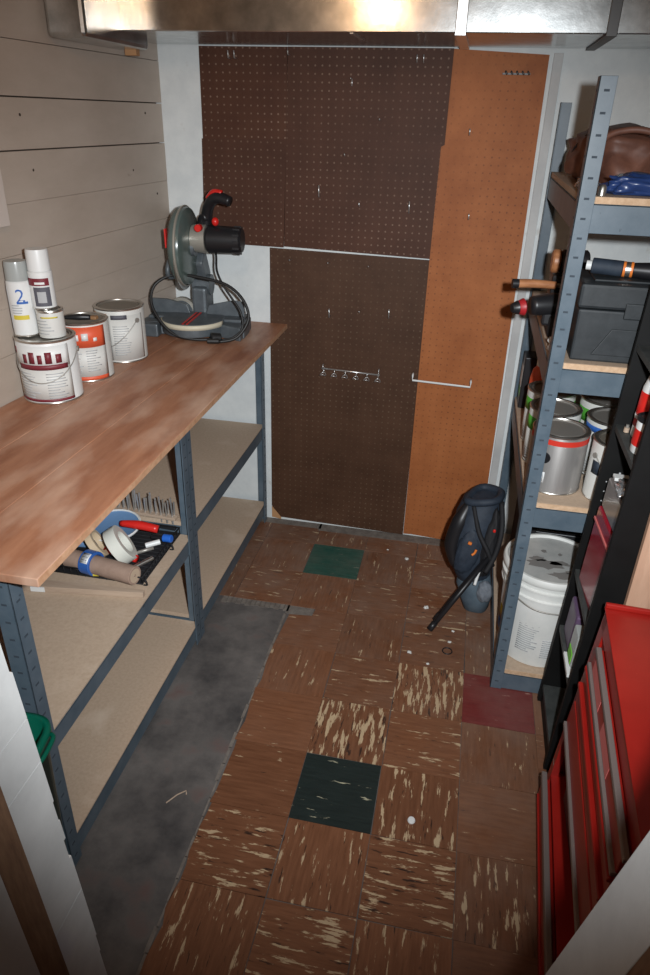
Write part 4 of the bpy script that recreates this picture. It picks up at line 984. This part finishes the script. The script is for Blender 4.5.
MB(off).mat('black_wood').box(bx0+.01, bx0+.024, by0+.0165, by1-.0165, .0, .058).build('kick_board', BS)
# contents: they lean with the shelves they stand on
leaners = []
zb = .536
RO = thing('parts_organizer', 'red plastic organizer case with a dusty clear top on the bookshelf', 'case', (.735, .47, zb))
off = (.735, .47, zb)
leaners.append(RO)
MB(off).mat('red_clear').box(.712, .80, .365, .555, zb, zb+.245, bev=.006, rot=(0, 0, R(3))).build('case_body', RO)
MB(off).mat('smoky').box(.716, .80, .375, .55, zb+.246, zb+.335, bev=.006, rot=(0, 0, R(3))).build('case_lid', RO)
MB(off).mat('pink_label').box(.709, .713, .367, .557, zb+.200, zb+.207, bev=.001, rot=(0, 0, R(3))).build('rim', RO)
b = MB((.74, .46, zb+.336)).mat('foil').blob((.745, .46, zb+.346), (.03, .05, .012), 8, .4, 8, flat=.9).mat('saw_red').box(.75, .79, .40, .43, zb+.336, zb+.348, bev=.003).mat('white').box(.72, .76, .52, .55, zb+.336, zb+.345, bev=.002)
leaners.append(solo(b, 'screw_packet', 'small clear packet of screws with red print on top of the red organizer', 'packet'))
zb = .326
b = MB((.72, .50, zb)).mat('violet').box(.712, .80, .47, .58, zb, zb+.13, bev=.008)
leaners.append(solo(b, 'violet_carton', 'dull violet plastic package on the lower bookshelf level', 'box'))
b = MB((.72, .42, zb)).mat('clear').box(.708, .78, .385, .455, zb+.013, zb+.12, bev=.006).mat('lime').box(.7065, .7085, .395, .445, zb+.02, zb+.055, bev=.0005)
leaners.append(solo(b, 'glove_packet', 'clear package with a lime green print beside the violet package', 'packet'))
b = MB((.72, .42, zb)).mat('white').box(.700, .79, .36, .46, zb, zb+.011, bev=.002)
leaners.append(solo(b, 'white_tray', 'flat white tray under the lime green package', 'tray'))
zb = 1.001
BO = thing('squeeze_bottle', 'white squeeze bottle with a red label standing on the bookshelf', 'bottle', (.762, .53, zb))
MB().mat('white').lathe([(0, 0), (.032, 0), (.034, .004), (.034, .13), (.026, .16), (.014, .168), (.014, .185), (0, .185)], n=28).build('bottle_body', BO)
b = MB().mat('saw_red').patch((0, 0), .034, .03, .12, PI-.9, PI+1.6, seg=10); b.mat('white').patch((0, 0), .034, .05, .06, PI-.5, PI+.8, th=.0014); b.build('paper_label', BO)
leaners.append(BO)
OV = thing('oval_tin', 'dark oval tin with a white body and red stripe in front of the squeeze bottle', 'tin', (.748, .43, zb))
b = MB().mat('white').lathe([(0, 0), (.036, 0), (.038, .003), (.038, .075), (.035, .08)], n=28); b.mat('saw_red').patch((0, 0), .038, .02, .06, PI-.2, PI+1.9, seg=10); b.build('tin_body', OV)
MB().mat('black').lathe([(.036, .08), (.040, .081), (.040, .09), (.035, .092), (.033, .088), (0, .088)], n=28).build('lid', OV)
leaners.append(OV)
b = MB((.72, .56, zb)).mat('lath').cyl((.722, .55, zb), (.722, .55, zb+.012), .007, n=10).mat('metal_dark').cyl((.722, .55, zb+.012), (.722, .55, zb+.02), .004, n=8)
leaners.append(solo(b, 'loose_knob', 'small loose brass-coloured knob on the bookshelf next to the tin', 'knob'))

piv = Vector((bx1, by0, 0)); ml = Matrix.Translation(piv) @ Euler((0, LEAN, 0)).to_matrix().to_4x4() @ Matrix.Translation(-piv)
for o in leaners:
    bm_ = o.matrix_basis.copy(); o.matrix_basis = ml @ bm_

# bare board between bookshelf and tool cabinet
b = MB((.79, .28, 0)).mat('board').prism([(.787, .296, .0), (.975, .296, .0), (.975, .296, 1.05), (.793, .296, 1.05)], (0, .018, 0), bev=.001)
solo(b, 'wooden_board', 'bare reddish board standing upright behind the red tool cabinet', 'board')

# ------------------------------------------------------------------ red tool cabinet (local: -x is the drawer front, y towards the back, origin far front foot)
TC = thing('tool_cabinet', 'red steel tool cabinet with drawers and an open middle bay beside the doorway', 'tool cabinet', (.684, .222, 0), -R(2.9))
W = .66; DP = .32; HT = .69; SL = .062       # width along y, depth, height, slight backward slope of the front
def fx(z): return SL*z
def slab(mb, z0, z1, y0, y1, out, bev=.002, depth=.02):
    mb.prism([(fx(z0)-out, y0, z0), (fx(z0)-out+depth, y0, z0), (fx(z1)-out+depth, y0, z1), (fx(z1)-out, y0, z1)], (0, y1-y0, 0), bev=bev)
b = MB().mat('red')
b.prism([(fx(0), -W, .0), (DP, -W, .0), (DP, -W, HT-.004), (fx(HT), -W, HT-.004)], (0, .02, 0))
b.prism([(fx(0), -.012, .0), (DP, -.012, .0), (DP, -.012, HT-.004), (fx(HT), -.012, HT-.004)], (0, .012, 0))
b.box(DP-.01, DP, -W, 0, 0, HT-.004)
slab(b, .30, HT-.004, -.045, 0, 0); slab(b, .30, HT-.004, -W, -W+.035, 0); slab(b, 0, .30, -.03, 0, 0); slab(b, 0, .3, -W, -W+.03, 0)
b.box(fx(.3), DP, -W, 0, .294, .302)
b.box(fx(.135)+.001, DP, -W, 0, .122, .132)
b.box(.02, DP, -W, 0, .0, .012)
slab(b, .636, HT-.004, -W, 0, 0, depth=.01)
b.prism([(fx(.66), -W, .655), (DP, -W, .655), (DP, -W, HT-.004), (fx(HT), -W, HT-.004)], (0, W, 0))
b.mat('red_dark'); slab(b, .30, .636, -W+.03, -.04, -.006, depth=.01)
b.build('body', TC)
b = MB().mat('red').box(fx(HT)-.004, DP+.004, -W-.004, .004, HT-.004, HT, bev=.0015)
b.box(fx(HT)-.004, DP+.004, -.006, .004, HT, HT+.014, bev=.003).mat('red').box(DP-.004, DP+.004, -W, 0, HT, HT+.014, bev=.002)
b.build('top_lid', TC)
ld = [(.576, .622, .10, True), (.508, .560, .085, False), (.438, .500, .075, False), (.352, .430, .065, True)]
for k, (z0, z1, ins, tr_) in enumerate(ld):
    dr = MB().mat('red'); slab(dr, z0, z1, -W+.045, -ins*.75, .012, bev=.003); do = dr.build('drawer', TC)
    if k == 0:
        for ya, yb in ((-.24, -.105), (-.42, -.30)):
            l = MB().mat('pink_label'); slab(l, z0+.006, z1-.006, ya, yb, .0128, bev=0, depth=.002); l.build('sticker', do)
    h = MB().mat('trim' if k in (0, 3) else 'red')
    if k in (0, 3): slab(h, z0-.010, z0+.002, -W+.045, -ins*.72, .019, bev=.002, depth=.012)
    else: slab(h, z1-.012, z1, -W+.045, -ins*.75, .020, bev=.003, depth=.012)
    h.build('drawer_pull', do)
h = MB().mat('trim'); slab(h, .625, .636, -W+.03, -.085, .016, bev=.002, depth=.012); h.build('top_trim', TC)
dr = MB().mat('red'); slab(dr, .018, .105, -W+.03, -.02, .014, bev=.004); do = dr.build('drawer', TC)
h = MB().mat('trim'); slab(h, .104, .122, -W+.03, -.012, .020, bev=.002, depth=.014); h.build('drawer_pull', do)
h = MB().mat('red'); slab(h, .045, .052, -W+.04, -.03, .018, bev=.002, depth=.006); h.build('pressed_rib', do)
h = MB().mat('metal'); h.box(fx(.2)-.003, fx(.2)+.012, -.026, -.004, .165, .169); h.build('hinge_pin', TC)
# a dark case filling the open bay, put in so the recess looks shaded
b = MB((.80, .05, .134)).mat('toolbox').box(.715, .95, -.36, .12, .134, .285, bev=.006)
solo(b, 'bay_shade_case', 'dark case added to darken the open bay of the red tool cabinet', 'case')

# ------------------------------------------------------------------ bits on the floor
b = MB((.332, .063, .003)).mat('white').lathe([(0, .003), (.010, .003), (.011, .007), (.009, .011), (0, .012)], c=(.332, .063, 0), n=16)
solo(b, 'bottle_cap', 'small white cap lying on the brown tile right of the black one', 'cap')
b = MB((.394, .78, .003)).mat('black').tube([(.394+.017*math.cos(2*PI*k/14), .783+.017*math.sin(2*PI*k/14), .0055) for k in range(14)], .0022, n=6, closed=True, sub=2)
solo(b, 'rubber_ring', 'thin dark ring lying on the tiles in front of the bag legs', 'ring')
b = MB((-.33, -.01, 0)).mat('lath').tube([(-.345, -.03, .0025), (-.325, .002, .0025), (-.305, .02, .0025), (-.300, .008, .0025)], .0022, n=5, sub=1)
solo(b, 'wood_splinter', 'pale bent splinter lying on the bare dark concrete', 'splinter')
crumbs = [(.40, .835, .006), (.33, .70, .005), (.26, .745, .007), (.19, 1.345, .008), (.10, 1.40, .004), (.41, .90, .005), (.30, 1.02, .009)]
cl_ = ['near the right bag leg', 'left of the thin dark ring', 'in the middle of the back rows', 'at the foot of the orange-brown pegboard', 'at the foot of the dark pegboard', 'behind the thin dark ring', 'between the bag legs and the green tile']
for k, (x, y, r_) in enumerate(crumbs):
    b = MB((x, y, .003)).mat('off_white').blob((x, y, .003+r_*.35), (r_, r_*.7, r_*.5), k, .5, 5, flat=.7)
    solo(b, 'paint_chip', 'tiny pale chip on the tiles '+cl_[k], 'paint chip', 'pale chips scattered on the tiles')

# ------------------------------------------------------------------ camera
F, P, YA, RO_, CX, CY, CZ = .69617871, .49102766, .19079967, .02704969, .31356377, -1.22250811, 1.70883552
cp, sp, cy, sy = math.cos(P), math.sin(P), math.cos(YA), math.sin(YA)
f = Vector((-sy*cp, cy*cp, -sp)); rt = Vector((cy, sy, 0)); up = rt.cross(f)
r2 = rt*math.cos(RO_)+up*math.sin(RO_); u2 = -rt*math.sin(RO_)+up*math.cos(RO_)
cam = bpy.data.cameras.new('camera'); co = bpy.data.objects.new('camera', cam); COL.objects.link(co)
co.matrix_world = Matrix(((r2.x, u2.x, -f.x, CX), (r2.y, u2.y, -f.y, CY), (r2.z, u2.z, -f.z, CZ), (0, 0, 0, 1)))
cam.sensor_fit = 'VERTICAL'; cam.sensor_height = 24; cam.lens = F*1000/975*24; cam.clip_start = .02
SC.camera = co

# ------------------------------------------------------------------ light: the camera flash, and a dim warm bulb in the next room
def spot(name, loc_, tgt, e, col, ang, blend, size):
    l = bpy.data.lights.new(name, 'SPOT'); l.energy = e; l.color = col; l.spot_size = R(ang); l.spot_blend = blend; l.shadow_soft_size = size
    o = bpy.data.objects.new(name, l); COL.objects.link(o); o.location = loc_
    o.rotation_euler = (Vector(tgt)-Vector(loc_)).to_track_quat('-Z', 'Y').to_euler(); return o
fl = Vector((CX, CY, CZ))+r2*.125+u2*.05
spot('flash', fl, fl+f*2+r2*(-.10)+u2*.08, 240, (.93, .97, 1.0), 87, 1.0, .022)
def point(name, loc_, e, col, size):
    l = bpy.data.lights.new(name, 'POINT'); l.energy = e; l.color = col; l.shadow_soft_size = size
    o = bpy.data.objects.new(name, l); COL.objects.link(o); o.location = loc_; return o
point('warm_bulb', (-.2, -.2, 2.13), 5, (1, .58, .30), .05)
w = bpy.data.worlds.new('world'); SC.world = w; w.use_nodes = True
w.node_tree.nodes['Background'].inputs[0].default_value = (.05, .035, .025, 1); w.node_tree.nodes['Background'].inputs[1].default_value = .5
SC.view_settings.view_transform = 'Standard'; SC.view_settings.look = 'None'; SC.view_settings.gamma = 1; SC.view_settings.use_curve_mapping = False
SC.view_settings.exposure = 0
